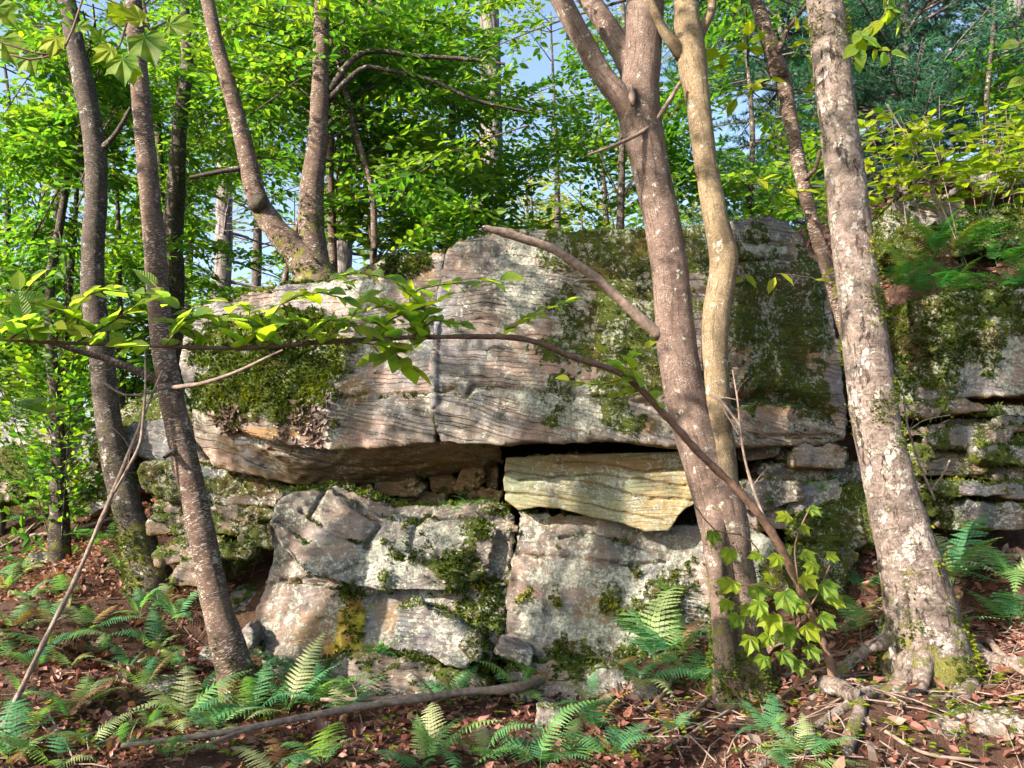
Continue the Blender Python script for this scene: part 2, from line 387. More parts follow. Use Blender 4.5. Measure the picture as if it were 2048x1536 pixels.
# ------------------------------------------------------------------ terrain
_tc = np.array([
    (-4, 3, -.02), (-2, 3, 0), (0, 3, 0), (2, 3, .17), (4, 3, .42), (-3.2, 4.3, .15), (-1.5, 4.6, .12), (0, 4.6, .12), (1, 4.5, .22),
    (2, 4.2, .45), (3, 4.2, .62), (-1.6, 5.3, .2), (-0.7, 5.2, .12), (0.3, 5.2, .12), (1.4, 5.0, .33), (2.4, 4.7, .58), (3.4, 5.1, .9), (4.5, 5.0, 1.0),
    (-2.3, 5.4, .3), (-3, 6.3, .62), (-2.2, 6.2, .6), (-4.5, 6.3, .45), (-4, 8, .7), (-6, 8, .5), (-6.5, 11, 1.15), (-4, 11, 1.3), (-10, 10, .8),
    (-1.5, 6.0, .8), (0, 6.1, .8), (1.5, 6, .9), (2.6, 5.9, 1.0), (-1.6, 7.3, 2.6), (0, 7.0, 2.75), (1.5, 6.9, 2.85), (2.7, 6.7, 2.9), (-2.7, 7.6, 1.4),
    (3.3, 5.65, .95), (4.0, 5.7, 1.0), (4.7, 5.75, 1.1), (5.4, 5.7, 1.2), (3.4, 6.3, 2.72), (4.2, 6.4, 2.8), (5.0, 6.4, 2.85), (3.3, 6.5, 2.8), (3.7, 6.8, 3.35), (4.7, 6.9, 3.4), (4.2, 7.5, 4.0), (3.2, 7.6, 3.6), (5.2, 8.3, 4.5), (7, 8, 4.8),
    (-1, 9, 2.5), (1, 9, 2.7), (3, 9.5, 4.0), (4.5, 10, 4.9), (7, 12, 6), (0, 14, 2.4), (-4, 15, 1.7), (4, 16, 4.5), (11, 17, 7), (0, 25, 2.0), (-10, 25, 1.5),
    (10, 28, 6), (0, 50, 2), (-30, 50, 3), (30, 50, 8), (0, 120, 8), (80, 100, 14), (-80, 100, 8), (0, 200, 12), (0, 0, 0), (-5, 0, -.1), (5, 0, .4),
    (0, -20, 0), (20, -20, 1), (-20, -20, -1), (-20, 5, -.2), (20, 5, 3.5)], dtype=float)
def height(x, y):
    x = np.atleast_1d(np.asarray(x, float)); y = np.atleast_1d(np.asarray(y, float))
    out = np.zeros(len(x))
    for a in range(0, len(x), 40000):
        xs, ys = x[a:a + 40000], y[a:a + 40000]
        d2 = (xs[:, None] - _tc[None, :, 0]) ** 2 + (ys[:, None] - _tc[None, :, 1]) ** 2 + 0.01
        w = d2 ** -2.2
        out[a:a + 40000] = (w * _tc[None, :, 2]).sum(1) / w.sum(1)
    p = np.stack([x, y, np.zeros(len(x))], 1)
    return out + 0.05 * fbm(p * 1.3, 3) + 0.018 * fbm(p * 6 + 5, 3)
def hz(x, y): return float(height([x], [y])[0])
def on_ground(px, py, y0=2.6, y1=30.0):
    """where the sight line through a photo pixel meets the ground"""
    ys = np.concatenate([np.arange(y0, 8, 0.02), np.arange(8, y1, 0.1)])
    a = P(px, py, 1.0); dx, dz = a.x, a.z - CAMZ
    z = CAMZ + dz * ys; h = height(dx * ys, ys)
    k = np.argmax(z <= h) if (z <= h).any() else len(ys) - 1
    return Vector((dx * ys[k], ys[k], h[k]))
def axis(parts):
    return np.unique(np.concatenate([np.arange(a, b, s) for a, b, s in parts]).round(4))
gx = axis([(-220, -40, 12), (-40, -10, 1.5), (-10, -5.5, .15), (-5.5, 5.5, .045), (5.5, 10, .15), (10, 40, 1.5), (40, 221, 12)])
gy = axis([(-60, -10, 5), (-10, 2.4, .6), (2.4, 8.5, .045), (8.5, 14, .15), (14, 40, 1.0), (40, 260, 10)])
GX, GY = np.meshgrid(gx, gy)
GZ = height(GX.ravel(), GY.ravel())
nx, ny = len(gx), len(gy)
q = (np.arange(ny - 1)[:, None] * nx + np.arange(nx - 1)[None, :]).ravel()
ground = obj('ground', mesh_np('ground', np.stack([GX.ravel(), GY.ravel(), GZ], 1), quads=np.stack([q, q + 1, q + nx + 1, q + nx], 1)), MAT['ground'])
tag(ground, kind='structure', label='brown forest floor under dead leaves')

# ------------------------------------------------------------------ scattered blades (moss, leaves, needles)
def leaf_template(stations, fold=0.12, droop=0.10):
    """stations: (u, half width); returns verts (u, side, up) and triangles"""
    mid, L, Rr = [], [], []
    V = []; F = []
    for u, w in stations:
        mid.append(len(V)); V.append((u, 0, -droop * u * u))
        if w > 0:
            L.append(len(V)); V.append((u, w, fold * w * 2 - droop * u * u))
            Rr.append(len(V)); V.append((u, -w, fold * w * 2 - droop * u * u))
        else: L.append(mid[-1]); Rr.append(mid[-1])
    for k in range(len(stations) - 1):
        for S, flip in ((L, False), (Rr, True)):
            a, b, c, d = mid[k], mid[k + 1], S[k + 1], S[k]
            for tr in ((a, b, c), (a, c, d)):
                if len(set(tr)) == 3: F.append(tr[::-1] if flip else tr)
    return np.array(V, float), np.array(F, int)
LEAF_LOW = (np.array([(0, 0, 0), (.32, .26, .05), (.68, .20, .02), (1, 0, -.1), (.68, -.20, .02), (.32, -.26, .05)], float), np.array([(0, 2, 1), (0, 3, 2), (0, 4, 3), (0, 5, 4)], int))
LEAF_TWO = (np.array([(0, 0, 0), (.45, .27, .05), (1, 0, -.08), (.45, -.27, .05)], float), np.array([(0, 2, 1), (0, 3, 2)], int))
LEAF_HI = leaf_template([(0, 0), (.10, .19), (.28, .31), (.5, .31), (.72, .21), (.88, .09), (1, 0)], 0.14, 0.16)
DEAD = (np.array([(0, 0, 0), (.3, .24, .16), (.7, .2, .10), (1, 0, .2), (.7, -.2, .14), (.3, -.24, .2), (.5, 0, -.02)], float),
        np.array([(0, 6, 1), (1, 6, 2), (2, 6, 3), (3, 6, 4), (4, 6, 5), (5, 6, 0)], int))
def stamp(template, pos, d, n, size, tint, name):
    V, F = template
    pos, d, n = (np.asarray(a, float).reshape(-1, 3) for a in (pos, d, n))
    d = d / np.maximum(np.linalg.norm(d, axis=1, keepdims=True), 1e-9)
    s = np.cross(n, d); s /= np.maximum(np.linalg.norm(s, axis=1, keepdims=True), 1e-9)
    n = np.cross(d, s)
    size = np.asarray(size, float).reshape(-1, 1, 1)
    co = pos[:, None, :] + size * (V[None, :, 0:1] * d[:, None, :] + V[None, :, 1:2] * s[:, None, :] + V[None, :, 2:3] * n[:, None, :])
    N = len(pos); k = len(V)
    tri = (F[None] + (np.arange(N) * k)[:, None, None]).reshape(-1, 3)
    me = mesh_np(name, co.reshape(-1, 3), tri, smooth=False)
    fattr(me, 'tint', np.repeat(np.asarray(tint, float), k))
    return me

# ------------------------------------------------------------------ rocks
ROCKS = {}
def ellmask(x, z, lst, Y):
    m = np.zeros(len(x))
    for e in lst:
        px, py, rx, ry = e[:4]; st = e[4] if len(e) > 4 else 1.0
        c = P(px, py, Y); ax, az = M(rx, Y), M(ry, Y)
        r = np.sqrt(((x - c.x) / ax) ** 2 + ((z - c.z) / az) ** 2)
        m = np.maximum(m, st * (1 - sstep(r, 0.25, 1.5)))
    return m
def polydist(x, z, pts, Y):
    d = np.full(len(x), 9.0)
    w = [P(a, b, Y) for a, b in pts]
    for a, b in zip(w[:-1], w[1:]):
        vx, vz = b.x - a.x, b.z - a.z; L2 = vx * vx + vz * vz + 1e-9
        t = np.clip(((x - a.x) * vx + (z - a.z) * vz) / L2, 0, 1)
        d = np.minimum(d, np.hypot(x - a.x - t * vx, z - a.z - t * vz))
    return d
def rock(name, label, prisms, voxel=0.016, amp=0.03, strat=(0.10, 0.05, 0.02), cracks=(), moss=(), lichen=(), stain=(), yellow=(), base=(0, .35, 0, 0),
         topmoss=0.6, under=0.6, lines=1.0, dip=None, pile=1.0, mat='rock', cat='boulder', group=None, tufts=0, seed=0, ragged=0.012):
    bm = bmesh.new()
    Ys = [p[2] for pr in prisms for p in pr[0]]; Y0 = sum(Ys) / len(Ys)
    for pr in prisms:
        out, thick = pr[0], pr[1]; shrink = pr[2] if len(pr) > 2 else 0.92
        pts = [P(*p) for p in out]
        c = sum(pts, Vector()) / len(pts)
        f = [bm.verts.new(p) for p in pts]
        b = []
        for p in pts:
            qv = p + Vector((0, thick, 0)); qv.x = c.x + (qv.x - c.x) * shrink; qv.z = c.z + (qv.z - c.z) * shrink
            b.append(bm.verts.new(qv))
        n = len(pts)
        bm.faces.new(f); bm.faces.new(b[::-1])
        for k in range(n): bm.faces.new((f[(k + 1) % n], f[k], b[k], b[(k + 1) % n]))
    bmesh.ops.triangulate(bm, faces=bm.faces[:])
    bmesh.ops.recalc_face_normals(bm, faces=bm.faces[:])
    me0 = bpy.data.meshes.new('tmp'); bm.to_mesh(me0); bm.free()
    o0 = bpy.data.objects.new('tmp', me0); COL.objects.link(o0)
    md = o0.modifiers.new('r', 'REMESH'); md.mode = 'VOXEL'; md.voxel_size = voxel
    me = bpy.data.meshes.new_from_object(o0.evaluated_get(bpy.context.evaluated_depsgraph_get()))
    bpy.data.objects.remove(o0); bpy.data.meshes.remove(me0)
    N = len(me.vertices)
    co = np.zeros(N * 3, np.float32); me.vertices.foreach_get('co', co); co = co.reshape(-1, 3).astype(float)
    no = np.zeros(N * 3, np.float32); me.vertices.foreach_get('normal', no); no = no.reshape(-1, 3).astype(float)
    x, z = co[:, 0], co[:, 2]
    sd = seed * 7.31 + 3
    h, slope, gam = strat
    s = z + slope * x + 0.13 * h / 0.1 * fbm(co * np.array([.8, .8, 1.0]) + sd, 3)
    if dip:
        zc = P(1024, dip[0], Y0).z; low_ = 1 - sstep(z, zc - .06, zc + .02); s = s + low_ * (dip[1] * x + dip[2] * x * x)
    tt = s / h + 0.5 * fbm(np.stack([s * 6, x * .15, x * 0 + sd], 1), 2)
    cell = np.floor(tt); fr = tt - cell
    rnd = _val[_perm[(cell.astype(int) + 37 * seed) & 255]]
    rnd2 = vnoise(np.stack([x * 1.6, cell * 3.7, co[:, 1] * 1.2 + sd], 1))
    hor = 1 - np.abs(no[:, 2])
    edge = np.minimum(fr, 1 - fr)
    gm = sstep(vnoise(np.stack([x * 1.2 + sd, cell * 5.1, s * 0], 1)), -0.5, 0.5)
    d = amp * fbm(co * 1.3 + sd, 3) + amp * 0.5 * fbm(co * 5 + sd, 3) + ragged * fbm(co * 16 + sd, 2)
    d += hor * (gam * (0.45 * rnd + 0.75 * rnd2) - gam * 0.9 * np.exp(-(edge / 0.09) ** 2) * gm)
    for ck in cracks:
        pts, wd, dp = ck
        jit = 0.012 * fbm(co * 9 + sd, 2)
        dd = polydist(x + jit, z + jit, pts, Y0)
        d -= dp * np.exp(-(dd / wd) ** 2) * (no[:, 1] < 0.3)
    mm0 = np.maximum(ellmask(x, z, moss, Y0), topmoss * sstep(no[:, 2], 0.45, 0.85)) + base[0]
    mm0 = sstep(mm0 - 0.5 + 0.85 * fbm(co * 5.5 + sd, 6, 0.72), -0.10, 0.14)
    d += mm0 * 0.034 * pile * (0.55 + 0.9 * fbm(co * 14 + sd, 3))
    co2 = co + no * d[:, None]
    me.vertices.foreach_set('co', co2.astype(np.float32).ravel()); me.update()
    me.vertices.foreach_get('normal', no2 := np.zeros(N * 3, np.float32)); no2 = no2.reshape(-1, 3).astype(float)
    lump = fbm(co * 2.2 + sd + 40, 4)
    mm = np.maximum(ellmask(x, z, moss, Y0), topmoss * sstep(no2[:, 2], 0.45, 0.85)) + base[0]
    mm = sstep(mm - 0.5 + 0.85 * fbm(co * 5.5 + sd, 6, 0.72), -0.10, 0.14)
    ll = np.maximum(ellmask(x, z, lichen, Y0), base[1] + 0.25 * lump)
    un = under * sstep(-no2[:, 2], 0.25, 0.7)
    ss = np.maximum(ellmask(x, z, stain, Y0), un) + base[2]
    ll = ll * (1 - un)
    yy = ellmask(x, z, yellow, Y0) + base[3]
    cattr(me, 'mask', np.clip(np.stack([mm, ll, ss, yy], 1), 0, 1.2))
    fattr(me, 'strata', s)
    fattr(me, 'lined', np.full(N, lines))
    zmin = co2[:, 2].min(); cx, cy = co2[:, 0].mean(), co2[:, 1].mean()
    loc = Vector((cx, cy, zmin))
    me.transform(Matrix.Translation(-loc))
    me.polygons.foreach_set('use_smooth', np.ones(len(me.polygons), bool))
    me.name = name
    me.materials.clear()
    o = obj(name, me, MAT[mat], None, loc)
    tag(o, label, cat, group)
    if tufts:
        w = mm * np.clip(0.7 + fbm(co * 9 + sd, 3), 0, 1) * (no2[:, 1] < 0.5) * (mm > 0.2)
        w2 = np.clip(yy + 0.7 * fbm(co * 8 + sd, 3) - 0.45, 0, 1)
        ww = w + w2
        if ww.sum() > 0:
            idx = RNG.choice(N, tufts, p=ww / ww.sum())
            K = 3; idx = np.repeat(idx, K)
            pos = co2[idx] - np.array(loc) + RNG.normal(0, 0.006, (len(idx), 3)) - no2[idx] * 0.004
            dr = no2[idx] * 0.9 + RNG.normal(0, 0.6, (len(idx), 3)) + np.array([0, 0, 0.1])
            tv = 0.28 + 0.9 * fbm(co[idx] * 4 + sd + 9, 3) + RNG.normal(0, 0.13, len(idx)) + 0.6 * (w2[idx] > w[idx])
            mt = stamp(LEAF_TWO, pos, dr, RNG.normal(0, 1, (len(idx), 3)), RNG.uniform(0.012, 0.038, len(idx)) * (.45 + .55 * pile), np.clip(tv, 0, 1), 'moss')
            tag(obj('moss', mt, MAT['moss'], o), kind='stuff')
    ROCKS[label] = (o, co2, no2)
    return o

right_slab = rock('sandstone_slab', 'huge upper sandstone slab with pale lichen and mossy top edge behind the forked trunk',
    [([(915, 482, 5.22), (960, 474, 5.2), (1010, 458, 5.25), (1100, 460, 5.28), (1290, 458, 5.3), (1400, 457, 5.35), (1470, 442, 5.4), (1545, 427, 5.5), (1578, 440, 5.55), (1600, 470, 5.55),
       (1640, 545, 5.6), (1662, 620, 5.6), (1678, 700, 5.6), (1690, 800, 5.6), (1690, 880, 5.55), (1600, 890, 5.5), (1480, 892, 5.4), (1390, 894, 5.3), (1200, 880, 5.2), (1000, 887, 5.15),
       (880, 886, 5.15), (868, 850, 5.15), (862, 760, 5.15), (868, 690, 5.15), (882, 560, 5.2), (892, 505, 5.2)], 1.3)],
    voxel=0.014, amp=0.035, strat=(0.085, 0.03, 0.010), seed=1, pile=.25, dip=(792, .22, 0),
    cracks=[([(865, 790), (910, 785), (935, 802), (950, 780), (1100, 790), (1330, 815)], .012, .035), ([(1480, 800), (1560, 788), (1640, 800), (1690, 830)], .045, .10), ([(1480, 872), (1690, 868)], .010, .03),
            ([(1380, 812), (1480, 830)], .02, .05), ([(1480, 520), (1600, 500)], .012, .04), ([(1480, 480), (1590, 470)], .012, .03)],
    moss=[(1260, 505, 210, 75, 1.0), (1240, 590, 150, 110, .74), (1190, 660, 120, 110, .62), (1270, 720, 130, 150, .7), (1170, 790, 90, 70, .55), (1500, 580, 110, 150, .8), (1600, 640, 110, 180, .78), (1560, 740, 150, 80, .68), (1240, 830, 70, 45, .7), (1420, 500, 50, 60, .8), (1095, 850, 30, 16, .75), (1650, 720, 50, 140, .6)],
    lichen=[(1040, 570, 60, 110, 1.0), (1080, 500, 60, 40, .9), (1010, 720, 90, 40, .55), (1080, 800, 90, 50, .75), (1180, 820, 80, 60, 1.0), (1150, 640, 60, 80, .8), (960, 520, 70, 40, .5), (1540, 480, 70, 45, .9), (1220, 660, 60, 50, .6), (1560, 850, 90, 30, .5), (1560, 620, 80, 60, .55)],
    stain=[(1560, 680, 140, 140, .75), (1230, 620, 110, 160, .4), (1560, 800, 120, 25, .8), (1270, 850, 60, 20, .7)], base=(.10, .2, 0, 0), topmoss=1.0, under=0.6, tufts=9000)

left_slab = rock('sandstone_slab', 'upper sandstone slab with thick green moss patch and curved overhanging underside',
    [([(869, 690, 5.42), (869, 884, 5.4), (760, 893, 5.42), (640, 900, 5.48), (520, 876, 5.58), (430, 838, 5.7), (375, 795, 5.85), (360, 720, 5.92), (375, 655, 5.95), (430, 605, 5.92), (560, 572, 5.85), (650, 560, 5.8),
       (700, 548, 5.75), (790, 522, 5.65), (850, 517, 5.55), (888, 512, 5.5)], 1.2),
     ([(382, 800, 5.95), (440, 840, 5.75), (520, 876, 5.62), (640, 897, 5.52), (760, 892, 5.47), (869, 886, 5.45), (1000, 880, 5.5), (1008, 932, 6.05), (850, 955, 6.1), (700, 974, 6.08), (590, 968, 6.02), (430, 930, 6.02), (394, 880, 6.02)], 0.9)],
    voxel=0.014, amp=0.03, strat=(0.085, -0.03, 0.009), seed=2, dip=(800, .10, -.06),
    cracks=[([(700, 800), (750, 790), (770, 800), (865, 795)], .012, .035), ([(420, 848), (480, 878), (560, 895), (680, 912)], .02, .05), ([(900, 900), (1000, 930)], .015, .04), ([(540, 900), (700, 940), (860, 925)], .010, .025)],
    moss=[(460, 710, 110, 85, 1.0), (600, 720, 110, 85, 1.0), (425, 770, 60, 60, 1.0), (540, 800, 110, 55, 1.0), (640, 780, 65, 45, .85), (680, 720, 40, 60, .8), (580, 650, 120, 40, .9), (440, 650, 60, 40, .8), (480, 830, 60, 26, .9), (820, 540, 60, 28, 1.0), (690, 855, 25, 14, .8)],
    lichen=[(720, 590, 70, 40, .9), (770, 720, 70, 40, .6), (760, 640, 60, 40, .5), (670, 870, 40, 20, .7), (390, 800, 40, 40, .7), (650, 555, 60, 30, .9)],
    stain=[(720, 790, 40, 30, .6), (850, 560, 40, 40, .5), (560, 870, 120, 14, .8), (850, 930, 150, 22, .8)], base=(0, .12, 0, 0), topmoss=0.9, under=0.5, tufts=22000)

rock('sandstone_wedge', 'yellowish wedge-shaped sandstone block with stepped lower edge under the overhang',
    [([(1012, 916, 5.42), (1100, 911, 5.42), (1250, 907, 5.44), (1400, 902, 5.46), (1410, 1000, 5.44), (1375, 1015, 5.42), (1358, 1030, 5.42), (1352, 1042, 5.42), (1338, 1062, 5.42), (1292, 1064, 5.42), (1240, 1046, 5.42), (1190, 1036, 5.42),
       (1120, 1018, 5.42), (1080, 1014, 5.42), (1038, 1020, 5.42), (1010, 1000, 5.42), (1006, 960, 5.42)], 0.9, .97)],
    voxel=0.009, amp=0.006, strat=(0.09, 0.10, 0.004), seed=3, ragged=.004, lines=.45,
    cracks=[([(1120, 925), (1230, 930), (1290, 945), (1390, 935)], .009, .03), ([(1010, 945), (1150, 960), (1300, 995), (1390, 1000)], .008, .025), ([(1010, 985), (1130, 1000), (1330, 1040)], .008, .02), ([(1040, 960), (1200, 950), (1390, 975)], .007, .02)],
    lichen=[(1230, 985, 70, 40, .6), (1150, 960, 60, 40, .5), (1320, 1030, 50, 30, .5)], yellow=[], stain=[(1200, 925, 190, 22, .5)], base=(0.0, .22, .12, .05), topmoss=0.3, mat='rock_pale')

rock('boulder', 'broad lower boulder crusted with pale lichen behind the forked trunk foot',
    [([(1036, 1024, 5.55), (1190, 1036, 5.58), (1340, 1050, 5.6), (1500, 1042, 5.6), (1560, 1090, 5.55), (1578, 1160, 5.5), (1545, 1260, 5.4), (1440, 1345, 5.3), (1300, 1362, 5.25), (1180, 1370, 5.25), (1090, 1362, 5.25), (1040, 1340, 5.3), (1005, 1285, 5.35),
       (1008, 1230, 5.38), (1018, 1150, 5.42), (1028, 1090, 5.48)], 0.9)],
    voxel=0.014, amp=0.06, strat=(0.16, 0.12, 0.013), seed=4, lines=.25,
    cracks=[([(1030, 1108), (1100, 1115), (1160, 1120), (1260, 1130), (1340, 1125)], .012, .04), ([(1120, 1080), (1180, 1065), (1260, 1085), (1350, 1120)], .012, .04), ([(1010, 1260), (1060, 1270), (1120, 1300)], .01, .03)],
    moss=[(1220, 1185, 30, 60, .6), (1370, 1180, 80, 80, .55), (1260, 1230, 60, 40, .45), (1290, 1310, 160, 40, .65), (1140, 1300, 90, 50, .6), (1090, 1340, 80, 40, .7), (1400, 1240, 80, 70, .5)],
    lichen=[(1130, 1150, 110, 50, .8), (1250, 1170, 100, 60, .8), (1100, 1220, 90, 50, .7), (1200, 1260, 100, 50, .7), (1380, 1110, 90, 50, .6), (1530, 1110, 50, 60, 1.0)], stain=[(1200, 1220, 60, 40, .5), (1100, 1040, 70, 20, .5)], base=(.10, .42, 0, 0), topmoss=0.3, tufts=3500)

rock('boulder', 'split lower boulder with yellow moss streak under the overhanging slab',
    [([(548, 1000, 5.55), (572, 980, 5.6), (622, 982, 5.62), (690, 985, 5.65), (800, 1015, 5.62), (870, 1022, 5.62), (960, 1002, 5.65), (1022, 1012, 5.6), (1030, 1050, 5.5), (1022, 1150, 5.45), (1004, 1240, 5.4), (990, 1290, 5.35), (975, 1350, 5.3), (850, 1395, 5.25), (700, 1412, 5.25), (560, 1352, 5.3),
       (512, 1300, 5.4), (514, 1210, 5.45), (545, 1110, 5.5), (536, 1055, 5.5)], 0.9),
     ([(534, 1045, 5.36), (552, 1002, 5.42), (580, 986, 5.48), (660, 985, 5.52), (700, 1010, 5.5), (780, 1040, 5.48), (860, 1045, 5.48), (960, 1040, 5.5), (1000, 1060, 5.46), (980, 1140, 5.4), (900, 1180, 5.36), (810, 1184, 5.34), (720, 1176, 5.32), (670, 1164, 5.3), (610, 1150, 5.3), (562, 1095, 5.33)], 0.6)],
    voxel=0.014, amp=0.06, strat=(0.17, -0.22, 0.018), seed=5, lines=.3,
    cracks=[([(600, 1020), (660, 1060), (740, 1090)], .010, .035), ([(700, 1010), (760, 1050), (735, 1085)], .012, .05), ([(560, 1040), (620, 1080)], .01, .03), ([(560, 1160), (640, 1166), (670, 1164)], .012, .04), ([(640, 985), (620, 1030)], .01, .04), ([(860, 1030), (830, 1050), (820, 1100)], .012, .03)],
    moss=[(950, 1070, 50, 90, .62), (920, 1140, 80, 60, .62), (990, 1012, 60, 24, .9), (980, 1180, 50, 50, .6), (930, 1235, 80, 50, .62), (540, 1330, 40, 50, .75), (870, 1370, 110, 45, .62), (960, 1300, 40, 50, .65), (760, 1370, 80, 50, .5), (700, 1210, 40, 40, .55), (780, 1110, 120, 70, .32)],
    lichen=[(780, 1120, 100, 60, .8), (880, 1070, 60, 40, .8), (610, 1130, 60, 40, .5), (580, 1220, 60, 70, .6), (860, 1200, 60, 40, .7), (640, 1060, 60, 40, .3), (620, 1290, 70, 60, .4)],
    stain=[(650, 1270, 90, 60, .55), (740, 1330, 60, 60, .7), (800, 1230, 60, 40, .5)], yellow=[(705, 1250, 34, 80, 1.0), (690, 1320, 50, 60, .9), (620, 1260, 50, 50, .35), (960, 1170, 30, 16, .9), (590, 1300, 30, 40, .3)], base=(.06, .26, .05, 0), topmoss=0.5, under=.5, tufts=7000)

def block(name, label, pts, Y, thick, seed, tilt=0.0, **kw):
    kw.setdefault('voxel', 0.012); kw.setdefault('amp', 0.018); kw.setdefault('strat', (0.05, 0.1, 0.008)); kw.setdefault('cat', 'stone'); kw.setdefault('lines', .5)
    if len(pts) in (6, 8):
        rj = random.Random(seed); hh = max(p[1] for p in pts) - min(p[1] for p in pts); pts = [(a + rj.uniform(-.25, .25) * hh, b + rj.uniform(-.16, .16) * hh) for a, b in pts]
    ymin = min(p[1] for p in pts); ymax = max(p[1] for p in pts)
    return rock(name, label, [([(a, b, Y + tilt * (ymax - b) / max(1, ymax - ymin)) for a, b in pts], thick)], seed=seed, **kw)

block('stone_block', 'tilted lichen-grey block leaning on the foot of the split boulder', [(832, 1212), (960, 1268), (962, 1305), (935, 1340), (905, 1336), (785, 1278), (796, 1225)], 5.1, .5, 6, .08, base=(0, .5, 0, 0), moss=[(950, 1290, 30, 50, .8)], mat='rock_grey', tufts=300)
block('stone_block', 'small blue-grey block wedged at the crack foot between the lower boulders', [(1003, 1284), (1066, 1306), (1060, 1332), (990, 1306)], 5.12, .25, 7, .03, base=(0, .3, 0, 0), mat='rock_grey', topmoss=.1)
block('stone_block', 'small blue-grey stone beside the leaning trunk and the split boulder', [(478, 1262), (497, 1246), (508, 1268), (500, 1310), (482, 1300)], 5.2, .3, 8, .05, base=(0, .2, 0, 0), mat='rock_grey', topmoss=.1)
block('mossy_stone', 'mossy brown foot stone below the split boulder', [(640, 1330), (760, 1310), (880, 1340), (960, 1360), (1000, 1400), (960, 1450), (800, 1450), (660, 1430), (620, 1380)], 5.0, .5, 9, .2, base=(.45, .25, .3, 0), tufts=1200, cat='stone')
block('mossy_stone', 'dark mossy stone below the lichen boulder by the fallen branch', [(1010, 1350), (1100, 1330), (1230, 1345), (1260, 1400), (1180, 1440), (1040, 1430)], 5.0, .5, 10, .2, base=(.4, .35, .1, 0), tufts=800)
# recess under the overhang
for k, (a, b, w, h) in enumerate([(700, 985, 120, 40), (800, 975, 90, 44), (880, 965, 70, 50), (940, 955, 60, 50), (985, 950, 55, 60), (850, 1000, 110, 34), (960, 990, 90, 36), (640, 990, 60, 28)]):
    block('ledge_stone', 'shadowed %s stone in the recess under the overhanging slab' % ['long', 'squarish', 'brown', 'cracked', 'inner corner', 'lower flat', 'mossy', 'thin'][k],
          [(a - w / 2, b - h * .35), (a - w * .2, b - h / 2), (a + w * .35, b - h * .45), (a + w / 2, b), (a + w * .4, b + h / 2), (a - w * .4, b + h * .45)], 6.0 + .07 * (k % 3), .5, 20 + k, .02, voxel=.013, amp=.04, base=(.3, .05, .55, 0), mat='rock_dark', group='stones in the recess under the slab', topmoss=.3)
# left ledges behind the leaning trunk
block('ledge_rock', 'pale layered rock end showing between the two left trunks', [(248, 860), (300, 842), (360, 850), (400, 900), (420, 950), (340, 945), (280, 920), (250, 895)], 6.3, .8, 30, 0, voxel=.018, strat=(.06, .3, .012), base=(0, .25, .1, 0), cat='rock')
block('ledge_rock', 'dark mossy rock below the overhang between trunk and boulder', [(285, 930), (360, 925), (440, 940), (560, 965), (590, 985), (560, 1010), (440, 1012), (330, 1000), (280, 975)], 6.15, .8, 31, 0, voxel=.018, base=(.4, .3, 0, 0), mat='rock_dark', moss=[(320, 960, 40, 30, 1), (480, 970, 70, 20, .5)], tufts=800, cat='rock')
for k, (a, b, w, h, Y) in enumerate([(370, 1020, 150, 30, 6.2), (480, 1028, 150, 26, 6.1), (350, 1055, 120, 34, 6.1), (460, 1056, 150, 24, 6.02), (520, 1080, 90, 26, 5.9), (400, 1085, 100, 26, 6.0), (350, 1110, 90, 40, 5.8), (465, 1108, 90, 20, 5.7), (380, 1150, 70, 44, 5.5)]):
    block('ledge_stone', 'thin layered stone %s in the dark ledge behind the leaning trunk' % ['tucked highest', 'running longest', 'with pale end', 'split thin', 'nearest the boulder', 'half hidden', 'with white lichen', 'lying flat and grey', 'standing lowest'][k],
          [(a - w / 2, b), (a - w * .3, b - h / 2), (a + w * .35, b - h * .45), (a + w / 2, b + h * .1), (a + w * .3, b + h / 2), (a - w * .4, b + h * .4)], Y, .6, 40 + k, .05, voxel=.014, amp=.04, base=(.45, .05, .3, 0), group='stones of the left ledge', mat='rock_dark', tufts=200, topmoss=.4)
block('mossy_rock', 'mossy rock beside the second left trunk', [(130, 880), (190, 862), (250, 870), (262, 930), (255, 1000), (200, 1022), (140, 1010), (126, 950)], 7.3, .9, 50, .2, voxel=.022, base=(.25, .35, .1, 0), moss=[(200, 960, 50, 50, .8)], tufts=900, cat='rock')
block('mossy_rock', 'green mossy hump behind the left trunks', [(245, 842), (262, 805), (300, 790), (350, 800), (380, 850), (300, 870)], 6.9, .8, 51, .3, voxel=.022, base=(.75, .1, 0, 0), tufts=900, cat='rock')
block('boulder', 'far grey boulder at the left edge of the clearing', [(-60, 820), (-10, 800), (60, 805), (115, 850), (125, 905), (40, 915), (-60, 915)], 9.2, 1.2, 52, .3, voxel=.03, base=(.05, .45, 0, 0), mat='rock_grey', topmoss=.4)
block('mossy_rock', 'mossy green bank stone below the far grey boulder', [(-60, 892), (40, 884), (95, 892), (112, 930), (70, 1000), (-60, 1010)], 8.6, .4, 53, .15, voxel=.025, base=(.8, .0, .0, 0), tufts=1500, cat='rock')
